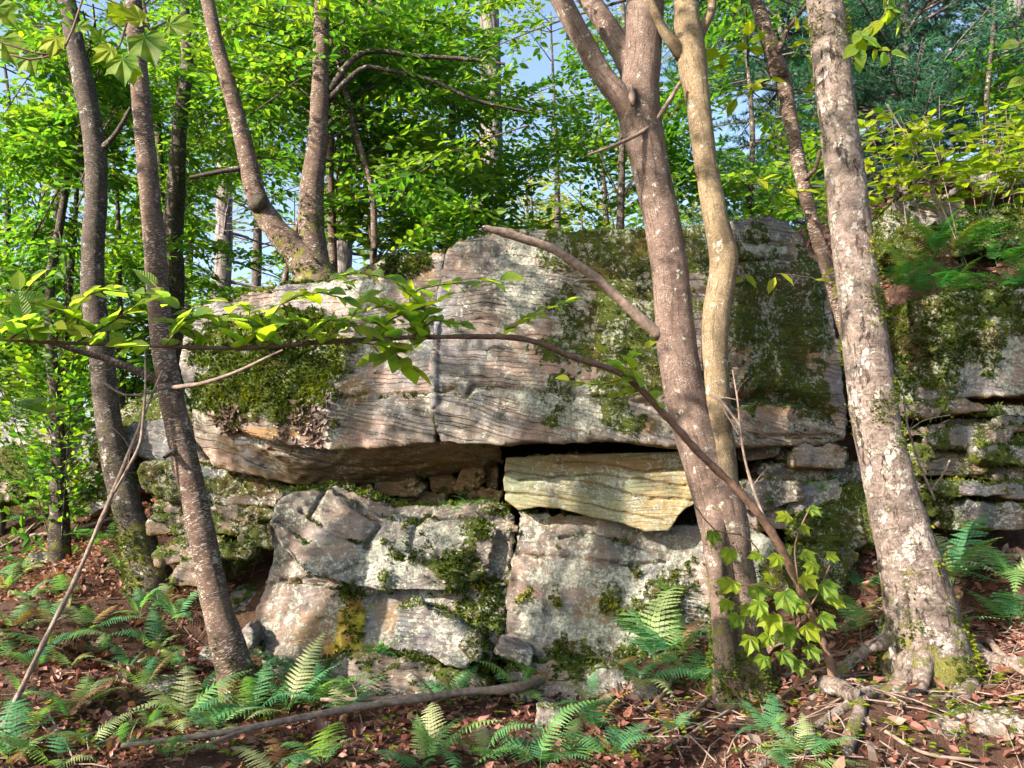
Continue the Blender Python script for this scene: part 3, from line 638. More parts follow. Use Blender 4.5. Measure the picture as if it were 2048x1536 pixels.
# right hand rocks
block('boulder', 'big moss-draped boulder under the fern bank beside the mottled trunk', [(1760, 640), (1800, 612), (1880, 598), (2000, 585), (2140, 575), (2160, 790), (2048, 788), (1900, 795), (1810, 805), (1765, 790)], 5.7, 1.2, 60, .12, voxel=.016, amp=.05, strat=(.2, .03, .015),
      moss=[(1880, 660, 150, 110, 1.0), (1840, 730, 80, 80, .8), (1960, 630, 130, 60, 1.0), (1950, 710, 80, 60, .62)], lichen=[(1980, 700, 70, 70, .9), (1900, 740, 90, 40, .7), (2040, 660, 60, 60, .6)], stain=[(1870, 680, 50, 40, .6), (1930, 670, 30, 30, .6)], yellow=[(1870, 660, 30, 40, .25)], base=(.1, .3, 0, 0), under=.8, cat='boulder', tufts=6000)
RS = [(1830, 822, 110, 20, 5.6, 'thin brown', 0), (1900, 815, 170, 22, 5.62, 'long olive', 1), (2010, 822, 150, 26, 5.65, 'pale lichened', 2), (1850, 862, 80, 22, 5.66, 'squarish olive', 3), (1960, 850, 150, 26, 5.68, 'green tinged', 4), (2050, 852, 90, 30, 5.55, 'protruding pale', 5),
      (1950, 878, 170, 38, 5.52, 'dark grey', 6), (1890, 905, 200, 30, 5.5, 'brown overhanging', 7), (2020, 908, 130, 40, 5.42, 'sunlit blocky', 8), (1900, 938, 160, 34, 5.5, 'olive flat', 9), (2010, 945, 170, 40, 5.48, 'broad brown', 10), (1960, 980, 170, 34, 5.36, 'blue-grey lichened', 11), (2060, 985, 110, 40, 5.3, 'white spotted', 12), (1990, 1035, 170, 60, 5.3, 'lichen blotched lowest', 13), (2060, 880, 70, 26, 5.5, 'small cracked', 14),
      (1870, 1010, 110, 50, 5.5, 'moss covered', 15), (1820, 960, 70, 34, 5.55, 'half buried', 16)]
for a, b, w, h, Y, ad, k in RS:
    t = random.uniform(-.22, .22) * h; Y += random.uniform(-.08, .14); h *= random.uniform(.75, 1.1)
    block('ledge_stone', '%s ledge stone in the layered stack beside the mottled trunk' % ad,
          [(a - w / 2, b + t), (a - w * .42, b - h * .4), (a - w * .1, b - h * .5), (a + w * .4, b - h * .5 - t), (a + w / 2, b - t), (a + w * .44, b + h * .45), (a + w * .05, b + h * .5), (a - w * .4, b + h * .42)], Y, .7, 61 + k, .03,
          voxel=.013, amp=.035, strat=(.035, .02, .012), base=(.42 if k != 15 else .7, .08 if k not in (2, 5, 11, 12, 13) else .36, .28 if k in (0, 1, 3, 4, 7, 9, 10) else .05, .08 if k in (1, 3, 4, 9) else 0), group='stones of the layered stack by the mottled trunk', mat='rock_dark' if k not in (8, 11, 12) else 'rock_grey', topmoss=.6, under=.7, tufts=250)
CS = [(1525, 905, 70, 30, 5.55, 'small brown', 0), (1585, 905, 60, 26, 5.6, 'tiny cracked', 1), (1645, 910, 100, 46, 5.45, 'rounded two-layered', 2), (1600, 945, 190, 44, 5.62, 'dark lichen speckled', 3), (1540, 990, 130, 56, 5.45, 'blue-green slanting', 4), (1640, 1000, 140, 60, 5.5, 'white lichen crusted', 5), (1690, 960, 80, 60, 5.6, 'shadowed', 6), (1680, 1060, 130, 90, 5.3, 'moss blanketed', 7), (1740, 1010, 90, 70, 5.4, 'mossy yellow', 8), (1540, 1040, 90, 50, 5.5, 'grey wedge', 9), (1640, 1150, 150, 110, 5.2, 'low dark mossy', 10)]
for a, b, w, h, Y, ad, k in CS:
    mo = .75 if k in (7, 8, 10) else .25
    block('ledge_stone', '%s stone between the forked trunk and the mottled trunk' % ad,
          [(a - w / 2, b), (a - w * .4, b - h * .42), (a + w * .05, b - h * .5), (a + w * .42, b - h * .4), (a + w / 2, b + h * .05), (a + w * .4, b + h * .45), (a - w * .1, b + h * .5), (a - w * .42, b + h * .4)], Y, .6, 90 + k, .04,
          voxel=.014, amp=.025, strat=(.06, .05, .01), base=(mo, .5 if k in (3, 5) else .12, .25 if k in (0, 1, 2) else .05, .12 if k == 8 else 0), group='stones behind the two right trunks', mat='rock' if k in (2, 9) else 'rock_dark' if k != 5 else 'rock_grey', topmoss=.4, tufts=700 if mo > .5 else 0)
# rocks up on the bank
block('bank_rock', 'lichen-pale rock on the fern bank behind the mottled trunk', [(1760, 440), (1790, 408), (1850, 398), (1930, 404), (1950, 440), (1880, 480), (1780, 490)], 6.9, .7, 110, .2, voxel=.02, base=(.5, .25, .3, 0), cat='rock', tufts=700, mat='rock_grey')
block('bank_rock', 'grey rock ledge at the top of the fern bank', [(1920, 372), (1960, 345), (2060, 335), (2120, 340), (2120, 385), (2000, 392)], 7.4, .8, 111, .15, voxel=.02, base=(.4, .3, 0, 0), mat='rock_grey', cat='rock')
block('bank_rock', 'mossy brown rock half buried in the fern bank', [(1770, 500), (1800, 450), (1900, 440), (2000, 430), (2100, 420), (2120, 480), (1980, 500), (1850, 530)], 6.75, .6, 112, .2, voxel=.022, base=(.8, .1, .3, 0), cat='rock', tufts=2500, mat='rock_grey')
# loose stones on the ground
def loose(px, py, w, h, label, seed, mat='rock_grey', **kw):
    g = on_ground(px, py + h / 2); Y = g.y
    block('loose_stone', label, [(px - w / 2, py + h * .2), (px - w * .4, py - h * .3), (px - w * .05, py - h * .5), (px + w * .35, py - h * .4), (px + w / 2, py + h * .1), (px + w * .3, py + h * .6), (px - w * .3, py + h * .6)], Y, M(w * .8, Y), seed, .06, mat=mat, amp=.012, voxel=.011, **kw)
loose(1215, 1370, 90, 50, 'pale blue lichened stone at the boulder foot right of the fallen branch', 120, base=(0, .55, 0, 0))
loose(1290, 1385, 60, 34, 'small grey stone beside the pale ferns at the boulder foot', 121, base=(0, .3, 0, 0))
loose(1100, 1440, 60, 40, 'lichen-flecked stone below the fallen branch', 122, base=(0, .45, 0, 0))
loose(470, 1105, 90, 24, 'flat grey stone lying behind the leaning trunk', 123, base=(.1, .3, 0, 0))
loose(85, 1118, 60, 22, 'flat bluish stone among leaves near the left edge', 124, base=(.1, .3, 0, 0))
loose(490, 1200, 80, 40, 'dark flat stone beside the leaning trunk', 125, base=(.3, .2, 0, 0))
loose(310, 1375, 70, 30, 'pale stone half hidden by a fern left of the leaning trunk', 126, base=(0, .6, 0, 0))
loose(415, 1310, 40, 30, 'small light stone touching the leaning trunk', 127, base=(0, .5, 0, 0))
loose(1960, 1455, 210, 50, 'long flat grey-brown stone bedded in leaves at the lower right', 128, base=(0, .1, .1, 0), mat='rock')

# ------------------------------------------------------------------ stems
def catmull(pts, rad, step):
    pts = np.array(pts, float); rad = np.array(rad, float)
    Pp = np.vstack([2 * pts[0] - pts[1], pts, 2 * pts[-1] - pts[-2]]); out = []; ro = []
    for i in range(len(pts) - 1):
        L = np.linalg.norm(pts[i + 1] - pts[i]); n = max(2, int(L / step))
        t = np.linspace(0, 1, n, endpoint=(i == len(pts) - 2))[:, None]
        a, b, c, d = Pp[i], Pp[i + 1], Pp[i + 2], Pp[i + 3]
        out.append(0.5 * (2 * b + (c - a) * t + (2 * a - 5 * b + 4 * c - d) * t ** 2 + (3 * b - a - 3 * c + d) * t ** 3))
        ro.append(rad[i] + (rad[i + 1] - rad[i]) * (t[:, 0] ** 2 * (3 - 2 * t[:, 0])))
    return np.vstack(out), np.concatenate(ro)
class Stem:
    def __init__(s): s.V = []; s.Q = []; s.B = []; s.H = []; s.n = 0
    def add(s, pts, rad, seg=14, step=0.05, rough=0.05, flare=None, raw=False):
        c, r = (np.array(pts, float), np.array(rad, float)) if raw else catmull(pts, rad, step)
        n = len(c)
        t = np.gradient(c, axis=0); t /= np.maximum(np.linalg.norm(t, axis=1, keepdims=True), 1e-9)
        u = np.zeros((n, 3)); ref = np.array([0, 1, 0]) if abs(t[0][1]) < .9 else np.array([1, 0, 0])
        u[0] = np.cross(t[0], ref); u[0] /= np.linalg.norm(u[0])
        for k in range(1, n):
            w = u[k - 1] - t[k] * np.dot(u[k - 1], t[k]); u[k] = w / max(np.linalg.norm(w), 1e-9)
        v = np.cross(t, u)
        th = np.linspace(0, 2 * np.pi, seg, endpoint=False)
        ring = u[:, None, :] * np.cos(th)[None, :, None] + v[:, None, :] * np.sin(th)[None, :, None]
        pos = c[:, None, :] + ring * r[:, None, None]
        if rough:
            fl = pos.reshape(-1, 3)
            k = np.maximum(r.mean(), 0.02)
            dn = fbm(fl * np.array([1, 1, .55]) / (k * 1.6) + 3, 3) * rough * 1.3 + fbm(fl * 14 + 8, 2) * rough * 0.5
            pos = c[:, None, :] + ring * (r[:, None] * (1 + dn.reshape(n, seg)))[:, :, None]
        al = np.concatenate([[0], np.cumsum(np.linalg.norm(np.diff(c, axis=0), axis=1))])
        bark = np.stack([np.cos(th)[None, :] * r[:, None], np.sin(th)[None, :] * r[:, None], np.repeat(al[:, None], seg, 1) + s.n * 0.37], 2)
        i = np.arange(n - 1)[:, None] * seg; j = np.arange(seg)[None, :]; j2 = (j + 1) % seg
        q = np.stack([i + j, i + j2, i + seg + j2, i + seg + j], 2).reshape(-1, 4)
        s.V.append(pos.reshape(-1, 3)); s.Q.append(q + s.n); s.B.append(bark.reshape(-1, 3)); s.n += n * seg
        # end cap as a quad fan collapsed on the last ring centre
        s.V.append(c[-1:] + t[-1:] * r[-1] * 0.3); s.B.append(bark[-1, :1]); tip = s.n; s.n += 1
        b0 = tip - seg; jj = np.arange(0, seg, 2)
        s.Q.append(np.stack([b0 + jj, b0 + (jj + 1) % seg, b0 + (jj + 2) % seg, np.full(len(jj), tip)], 1))
        return c, r
    def mesh(s, name, loc=(0, 0, 0), low=None):
        V = np.vstack(s.V)
        me = mesh_np(name, V - np.array(loc)[None], quads=np.vstack(s.Q))
        vattr(me, 'bark', np.vstack(s.B))
        if low is None: fattr(me, 'low', np.zeros(len(V)))
        else: fattr(me, 'low', np.clip(1 - (V[:, 2] - low[0]) / low[1], 0, 1))
        return me
def pix(path, Y, k=1.0):
    """[(px, py, width px[, Y])] -> points, radii"""
    pts, rad = [], []
    for p in path:
        y = p[3] if len(p) > 3 else Y
        pts.append(P(p[0], p[1], y)); rad.append(M(p[2], y) / 2 * k)
    return pts, rad
def extend_up(pts, rad, to_z, drift=(-.12, .0), tip=.4):
    """carry a stem on above the frame"""
    p0, p1 = Vector(pts[1]), Vector(pts[0]); d = (p1 - p0).normalized()
    n = 3; add = []
    L = max(0.5, (to_z - p1.z) / max(.3, d.z))
    for k in range(n, 0, -1):
        f = k / n; add.append((p1 + d * L * f + Vector((drift[0], drift[1], 0)) * L * f * f, rad[0] * (1 - f * (1 - tip))))
    return [a for a, _ in add] + list(pts), [r for _, r in add] + list(rad)

class Crown:
    def __init__(s): s.p = []; s.d = []; s.n = []; s.s = []; s.t = []; s.tw = Stem()
    def leaf(s, p, d, n, size, tint):
        s.p.append(p); s.d.append(d); s.n.append(n); s.s.append(size); s.t.append(tint)
    def twig(s, a, d, L, leaf, tint, droop=.15, gap=.045, thick=.0035, up=None):
        d = d / np.linalg.norm(d)
        side = np.cross(d, [0, 0, 1.0]); side /= max(np.linalg.norm(side), 1e-6)
        nrm0 = np.cross(side, d)
        n = max(3, int(L / gap))
        pts = []
        for k in range(n + 1):
            f = k / n; p = a + d * L * f + np.array([0, 0, -droop * L * f * f]); pts.append(p)
            if k == 0: continue
            sg = 1 if k % 2 else -1
            ld = d * random.uniform(.35, .8) + side * sg * random.uniform(.6, 1) + np.array([0, 0, random.uniform(-.45, .15)])
            nn = nrm0 + np.random.normal(0, .38, 3) if False else nrm0 + RNG.normal(0, .55, 3)
            s.leaf(p, ld if k < n else d, nn, leaf * random.uniform(.65, 1.15), min(1, max(0, tint + random.gauss(0, .2))))
        if thick: s.tw.add([pts[0], pts[len(pts) // 2], pts[-1]], [thick, thick * .7, thick * .4], seg=3, rough=0, raw=True)
    def bough(s, a, b, leaf=.08, tint=.5, dens=1.0, spread=.75, thick=.012, gap=.11, lgap=.045, sag=.1):
        a, b = np.array(a, float), np.array(b, float); v = b - a; L = np.linalg.norm(v); d = v / L
        mid = a + v * .5 + np.array([0, 0, sag * L * .5]); n = max(4, int(L / gap * dens))
        q = lambda t: a * (1 - t) ** 2 + 2 * mid * t * (1 - t) + b * t * t
        if thick: s.tw.add([q(t) for t in (0, .2, .4, .6, .8, 1)], [thick * (1 - .8 * t) for t in (0, .2, .4, .6, .8, 1)], seg=5, rough=0, raw=True)
        side = np.cross(d, [0, 0, 1.0]); side /= max(np.linalg.norm(side), 1e-6)
        for k in range(n):
            t = .15 + .85 * (k + random.random()) / n
            sg = 1 if k % 2 else -1
            wd = d * random.uniform(.5, 1.1) + side * sg * random.uniform(.5, 1.1) + np.array([0, 0, random.uniform(-.25, .22)])
            s.twig(q(min(1, t)), wd, spread * random.uniform(.45, 1.0) * (1.15 - .6 * t), leaf, tint + random.gauss(0, .08), gap=lgap, thick=.003)
    def build(s, root, mat, name='crown', tmpl=None, tw=True, twmat='bark_dark'):
        loc = np.array(root.location)
        if s.p:
            me = stamp(tmpl or LEAF_LOW, np.array(s.p) - loc, s.d, s.n, s.s, s.t, name)
            tag(obj(name, me, MAT[mat], root), kind='stuff')
        if tw and s.tw.n: tag(obj('branches', s.tw.mesh('branches', loc), MAT[twmat], root), kind='stuff')

TREES = {}
def tree(label, base, stems, mat, crown=None, crown_mat='leaf_green', low=None, name='tree', group=None, parts=()):
    root = empty(name, base, label, 'tree', group)
    st = Stem()
    for q_, (p, r, kw) in enumerate(stems):
        if q_ == 0 and name == 'tree': p, r = list(p) + [Vector(p[-1]) + Vector((.02, 0, -.3))], list(r) + [r[-1] * 1.1]
        st.add(p, r, **kw)
    obj('trunk', st.mesh('trunk', base, low or (base.z, .9)), MAT[mat], root)
    if name == 'tree' and mat == 'bark_mottled':
        V = np.vstack(st.V); w = np.clip(fbm(V * np.array([5, 5, 3.2]) + 12, 5, .68) * 1.8 - .30, 0, 1) * (V[:, 2] < 5); idx = RNG.choice(len(V), 5200, p=w / w.sum())
        ax_ = np.interp(V[idx, 2], [p_.z for p_ in stems[0][0]][::-1], [p_.x for p_ in stems[0][0]][::-1])
        dr = np.stack([V[idx, 0] - ax_, V[idx, 1] - base.y, np.zeros(len(idx))], 1); dr = dr / np.maximum(np.linalg.norm(dr, axis=1, keepdims=True), 1e-6) + RNG.normal(0, .6, (len(idx), 3))
        mt = stamp(LEAF_TWO, V[idx] - np.array(base) + RNG.normal(0, .007, (len(idx), 3)), dr, RNG.normal(0, 1, (len(idx), 3)), RNG.uniform(.008, .022, len(idx)), np.clip(.68 + .5 * fbm(V[idx] * 4, 2) + RNG.normal(0, .14, len(idx)), 0, 1), 'moss')
        tag(obj('moss', mt, MAT['moss'], root), kind='stuff')
    if name == 'tree' and low:
        V = np.vstack(st.V); lowv = np.clip(1 - (V[:, 2] - low[0]) / (low[1] * .75), 0, 1)
        w = lowv ** 1.5 * np.clip(fbm(V * 6 + 2, 4, .7) * 1.6 + .05, 0, 1); idx = RNG.choice(len(V), 2600, p=w / w.sum())
        c_ = V[idx] - np.array([base.x, base.y, 0]); c_[:, 2] = 0
        dr = c_ / np.maximum(np.linalg.norm(c_, axis=1, keepdims=True), 1e-6) + RNG.normal(0, .6, (len(idx), 3))
        mt = stamp(LEAF_TWO, V[idx] - np.array(base) + RNG.normal(0, .008, (len(idx), 3)), dr, RNG.normal(0, 1, (len(idx), 3)), RNG.uniform(.012, .03, len(idx)), np.clip(.4 + .7 * fbm(V[idx] * 5, 2) + RNG.normal(0, .12, len(idx)), 0, 1), 'moss')
        tag(obj('moss', mt, MAT['moss'], root), kind='stuff')
    for nm, p, r, m2, kw in parts:
        s2 = Stem(); s2.add(p, r, **kw); obj(nm, s2.mesh(nm, base, low or (base.z, .9)), MAT[m2], root)
    if crown: crown.build(root, crown_mat)
    TREES[label] = root
    return root
def high_crown(c, top, n, leaf=.1, rad=1.8, tint=.5, dz=(-.6, 1.8)):
    top = np.array(top)
    for k in range(n):
        az = random.uniform(0, 6.28); L = rad * random.uniform(.6, 1.2)
        a = top + np.array([0, 0, random.uniform(*dz)])
        c.bough(a, a + np.array([math.cos(az) * L, math.sin(az) * L, random.uniform(-.1, .5)]), leaf, tint, 1.0, .6, .012, .13)

# forked trunk in front of the slab
Ym = 4.62
pa, ra = pix([(1290, 0, 100), (1285, 110, 98), (1278, 215, 112), (1300, 330, 94), (1325, 450, 92), (1342, 560, 94), (1354, 700, 100), (1378, 820, 106), (1412, 920, 118), (1440, 1010, 122), (1458, 1110, 112), (1470, 1200, 112), (1478, 1290, 122), (1482, 1330, 140)], Ym, .80)
pa, ra = extend_up(pa, ra, 6.5)
pb, rb = pix([(1372, 0, 62), (1380, 100, 74), (1398, 220, 58), (1412, 330, 56), (1430, 430, 60), (1447, 510, 68), (1444, 560, 66), (1432, 630, 64), (1430, 720, 60), (1434, 830, 66), (1440, 930, 80), (1446, 1010, 80)], Ym - .04, .84)
pb, rb = extend_up(pb, rb, 6.2, (.1, 0))
pc, rc = pix([(1112, -20, 44, 4.5), (1160, 70, 44, 4.52), (1205, 150, 46, 4.55), (1245, 200, 50, 4.58), (1275, 250, 60, 4.62)], Ym)
pd, rd = pix([(1165, -20, 44, 4.8), (1200, 30, 44, 4.75), (1235, 85, 48, 4.7), (1268, 140, 60, 4.64)], Ym)
pe, re_ = pix([(1290, -20, 22, 4.5), (1318, 45, 22, 4.52), (1345, 85, 26, 4.55), (1375, 120, 40, 4.58)], Ym)
pf, rf = pix([(1425, 0, 18, 4.6), (1420, 30, 20, 4.6), (1402, 60, 24, 4.6), (1388, 95, 34, 4.6)], Ym)
pr_, rr = pix([(1440, 960, 50, 4.62), (1428, 1060, 48, 4.52), (1432, 1160, 34, 4.45), (1442, 1240, 36, 4.42), (1452, 1345, 44, 4.38)], Ym)
cr = Crown(); high_crown(cr, P(1300, -180, 4.7), 10, .08, 2.0)
dead_p, dead_r = pix([(970, 456, 16, 4.35), (1010, 466, 24, 4.37), (1060, 482, 22, 4.4), (1110, 500, 23, 4.42), (1170, 540, 24, 4.46), (1210, 572, 26, 4.5), (1260, 618, 26, 4.54), (1320, 672, 30, 4.6)], 4.5, .82)
tree('thick forked tree with smooth pinkish-brown bark in front of the big slab', Vector((P(1480, 1320, Ym).x, Ym, P(1480, 1330, Ym).z)),
     [(pa, ra, dict(seg=28, step=.025, rough=.05)), (pc, rc, dict(seg=18, step=.03)), (pd, rd, dict(seg=16, step=.03)), (pr_, rr, dict(seg=14, step=.03, rough=.1))], 'bark_smooth', cr, low=(P(1480, 1330, Ym).z, 1.1),
     parts=[('second_stem', pb, rb, 'bark_olive', dict(seg=22, step=.025, rough=.06)), ('branch', pe, re_, 'bark_olive', dict(seg=10)), ('branch', pf, rf, 'bark_olive', dict(seg=10)), ('dead_branch', dead_p, dead_r, 'dead_wood', dict(seg=10, step=.03, rough=.16)),
            ('dead_twig', *pix([(1140, 570, 4, 4.42), (1160, 560, 6, 4.43), (1195, 562, 8, 4.47), (1205, 570, 10, 4.5)], 4.5), 'dead_wood', dict(seg=5)),
            ('dead_twig', *pix([(1480, 850, 6, 4.3), (1440, 800, 7, 4.35), (1420, 790, 4, 4.35)], 4.5), 'dead_wood', dict(seg=5)),
            ('twig', *pix([(1175, 310, 5, 4.35), (1230, 290, 8, 4.4), (1290, 260, 9, 4.5), (1330, 215, 10, 4.55), (1360, 165, 8, 4.5)], 4.5), 'dead_wood', dict(seg=6)),
            ('bark_scar', *pix([(1262, 170, 8, 4.48), (1264, 195, 16, 4.475), (1266, 212, 8, 4.47)], 4.5), 'dead_wood', dict(seg=8))])

# mottled trunk on the right with roots
Yr = 4.3
pt, rt = pix([(1650, 0, 88), (1662, 120, 90), (1676, 240, 90), (1690, 350, 96), (1704, 470, 98), (1720, 600, 100), (1736, 740, 108), (1752, 850, 112), (1776, 960, 118), (1802, 1060, 130), (1826, 1150, 142), (1842, 1220, 158), (1850, 1290, 185), (1855, 1330, 210)], Yr, .83)
pt, rt = extend_up(pt, rt, 6.8)
roots = []
for path in ([(1835, 1270, 60, 4.28), (1795, 1318, 34, 4.12), (1745, 1345, 28, 3.97), (1722, 1395, 28, 3.85), (1716, 1460, 27, 3.72), (1690, 1540, 28, 3.55)],
             [(1880, 1270, 60, 4.3), (1930, 1318, 38, 4.15), (1938, 1360, 36, 4.0), (1922, 1415, 30, 3.88)],
             [(1850, 1290, 50, 4.2), (1835, 1330, 28, 4.04), (1790, 1348, 26, 3.98), (1740, 1372, 16, 3.95)],
             [(1830, 1270, 50, 4.35), (1730, 1300, 24, 4.3), (1660, 1335, 18, 4.2), (1620, 1352, 12, 4.15)],
             [(1900, 1280, 60, 4.4), (1990, 1330, 36, 4.2), (2060, 1374, 32, 4.05)],
             [(1740, 1360, 20, 3.95), (1660, 1424, 16, 3.78), (1560, 1470, 12, 3.65)],
             [(1720, 1380, 22, 3.9), (1640, 1444, 16, 3.75), (1560, 1484, 20, 3.62), (1490, 1545, 20, 3.5)]):
    p, r = [], []
    for a, b, w, Y in path:
        v = P(a, b, Y); g = hz(v.x, v.y)
        if b > 1300: v.z = g + M(w, Y) * .22
        p.append(v); r.append(M(w, Y) / 2)
    roots.append(('root', p, r, 'bark_mottled', dict(seg=10, step=.03, rough=.12)))
knots = [('knot', *pix([(1690 + dx, y, 40, Yr - .05), (1690 + dx - 2, y + 3, 34, Yr - .118), (1690 + dx - 3, y + 4, 20, Yr - .116)], Yr), 'bark_mottled', dict(seg=12)) for dx, y in ((2, 280), (-10, 470), (22, 760))]
cr = Crown(); high_crown(cr, P(1640, -200, 4.3), 8, .08, 1.8)
tree('stout mottled trunk with white lichen plates and yellow moss at the right', Vector((P(1850, 1300, Yr).x, Yr, P(1850, 1310, Yr).z)), [(pt, rt, dict(seg=30, step=.025, rough=.06))], 'bark_mottled', cr, low=(P(1850, 1310, Yr).z, 1.0), parts=roots)

# slim stem between them
Yl = 4.95
pl, rl = pix([(1510, -10, 28), (1530, 60, 32), (1548, 115, 34), (1566, 160, 32), (1585, 260, 28), (1602, 350, 28), (1622, 430, 27), (1645, 510, 28), (1668, 580, 28), (1700, 690, 28), (1740, 830, 30), (1790, 1000, 34), (1810, 1150, 40)], Yl)
pl, rl = extend_up(pl, rl, 5.2)
cr = Crown()
for (a, b) in [((1545, 110), (1640, 30)), ((1560, 150), (1480, 190)), ((1550, 130), (1460, 100)), ((1575, 200), (1660, 130))]:
    cr.bough(P(*a, Yl), P(*b, Yl - .1), .13, .75, .6, .3, .006, .14, .09)
for path in ([(1622, 372), (1600, 385), (1570, 370), (1520, 365)], [(1668, 575), (1640, 560), (1560, 548), (1490, 552)]):
    for (a, b) in path[1:]:
        for k in range(2): cr.leaf(np.array(P(a + random.uniform(-14, 14), b + random.uniform(-8, 8), 4.75)), np.array([random.uniform(-1, .6), random.uniform(-.6, .2), random.uniform(-.7, .1)]), np.array([random.gauss(0, .3), -.6, 1]), .115, .9)
    cr.tw.add([P(a, b, 4.8) for a, b in path], [.006, .005, .004, .003], seg=4, rough=0)
tree('slender leaning grey stem passing behind the mottled trunk', Vector((P(1800, 1120, Yl).x, Yl, P(1810, 1150, Yl).z)), [(pl, rl, dict(seg=14, step=.03, rough=.08))], 'bark_birch', cr, 'leaf_yellow',
     parts=[('branch', *pix([(1640, 300, 8, 4.8), (1630, 340, 9, 4.85), (1606, 362, 13, 4.93)], Yl), 'bark_birch', dict(seg=8)), ('branch', *pix([(1630, -10, 8, 4.8), (1575, 60, 9, 4.85), (1552, 118, 14, 4.93)], Yl), 'bark_birch', dict(seg=8)), ('knot', *pix([(1550, 128, 40, 4.92), (1556, 140, 42, 4.9), (1564, 152, 34, 4.92)], Yl), 'bark_birch', dict(seg=10))])

# leaning birch-barked trunk, left foreground
Y1 = 4.75
p1, r1 = pix([(266, -10, 38), (274, 100, 40), (284, 220, 42), (296, 350, 45), (308, 480, 47), (317, 600, 48), (328, 710, 50), (346, 810, 53), (368, 910, 56), (392, 1010, 56), (412, 1110, 57), (436, 1220, 62), (462, 1310, 74), (476, 1370, 82), (482, 1410, 100)], Y1, .9)
p1, r1 = extend_up(p1, r1, 6.2)
cr = Crown(); high_crown(cr, P(250, -150, 4.8), 8, .08, 1.6)
tree('leaning slim trunk with white-flecked brown bark left of the boulders', Vector((P(478, 1395, Y1).x, Y1, P(480, 1400, Y1).z)), [(p1, r1, dict(seg=22, step=.025, rough=.04))], 'bark_birch', cr, low=(P(480, 1400, Y1).z, .55),
     parts=[('branch', *pix([(98, 682, 9, 4.4), (150, 700, 12, 4.5), (215, 718, 14, 4.6), (275, 742, 15, 4.68), (325, 765, 20, 4.74)], Y1), 'bark_birch', dict(seg=8, step=.03)),
            ('branch_stub', *pix([(328, 915, 7, 4.6), (342, 905, 14, 4.66), (360, 900, 22, 4.74)], Y1), 'bark_birch', dict(seg=8)),
            ('twig', *pix([(566, 700, 4, 4.55), (540, 712, 6, 4.57), (470, 745, 7, 4.6), (400, 768, 9, 4.65), (345, 775, 10, 4.7)], Y1), 'dead_wood', dict(seg=6)),
            ('twig', *pix([(200, 760, 4, 4.55), (250, 790, 5, 4.58), (300, 785, 5, 4.62), (345, 770, 7, 4.7)], Y1), 'dead_wood', dict(seg=5))])

# dark trunk behind it
Y2 = 6.2
p2, r2 = pix([(132, -10, 38), (150, 90, 42), (172, 190, 48), (190, 300, 50), (192, 400, 50), (186, 500, 50), (188, 600, 52), (204, 720, 54), (216, 830, 55), (232, 930, 58), (256, 1020, 62), (278, 1090, 78), (292, 1140, 88), (298, 1165, 108)], Y2, .88)
p2, r2 = extend_up(p2, r2, 8)
cr = Crown(); high_crown(cr, P(120, -200, 6.2), 3, .08, 1.6)
for k in range(30):
    e = P(random.uniform(-60, 330), random.uniform(-20, 420), random.uniform(6.5, 8.6)); s0 = P(random.uniform(150, 200), e.z * 0 + random.uniform(0, 420), 6.2)
    cr.bough(s0, e, .10, random.uniform(.3, .8), 1.2, .55, .008, .085)
tree('dark moss-patched trunk second from the left edge', Vector((P(292, 1150, Y2).x, Y2, P(292, 1160, Y2).z)), [(p2, r2, dict(seg=20, step=.035, rough=.06))], 'bark_dark', cr, low=(P(292, 1160, Y2).z, 1.6),
     parts=[('branch', *pix([(262, 215, 8, 6.1), (230, 270, 10, 6.15), (195, 305, 16, 6.2)], Y2), 'bark_dark', dict(seg=8))])

# twin-stemmed tree growing from the slab top
Y3 = 6.35
pA, rA = pix([(412, -10, 30), (432, 80, 33), (455, 160, 36), (476, 240, 38), (496, 320, 42), (512, 390, 46), (545, 450, 54), (590, 500, 66), (625, 545, 90), (632, 580, 120)], Y3, .9)
pA, rA = extend_up(pA, rA, 7.6)
pB, rB = pix([(644, -10, 34), (642, 100, 38), (640, 200, 42), (634, 290, 46), (624, 380, 54), (622, 450, 58), (628, 520, 70), (632, 580, 100)], Y3 + .05, .9)
pB, rB = extend_up(pB, rB, 7.6, (.1, .1))
cr = Crown(); high_crown(cr, P(430, -260, 6.6), 2, .08, 1.5)
for k in range(62):
    e = P(random.uniform(330, 1080), -40 + 470 * random.random() ** 1.35, random.uniform(6.7, 9.4)); s0 = P(random.choice([500, 636, 636, 690]), random.uniform(0, 330), 6.4)
    v = Vector(s0) - Vector(e)
    if v.length > 2.4: s0 = Vector(e) + v.normalized() * 2.2
    cr.bough(s0, e, .10, random.uniform(.3, .8), 1.15, .6, .008, .085)
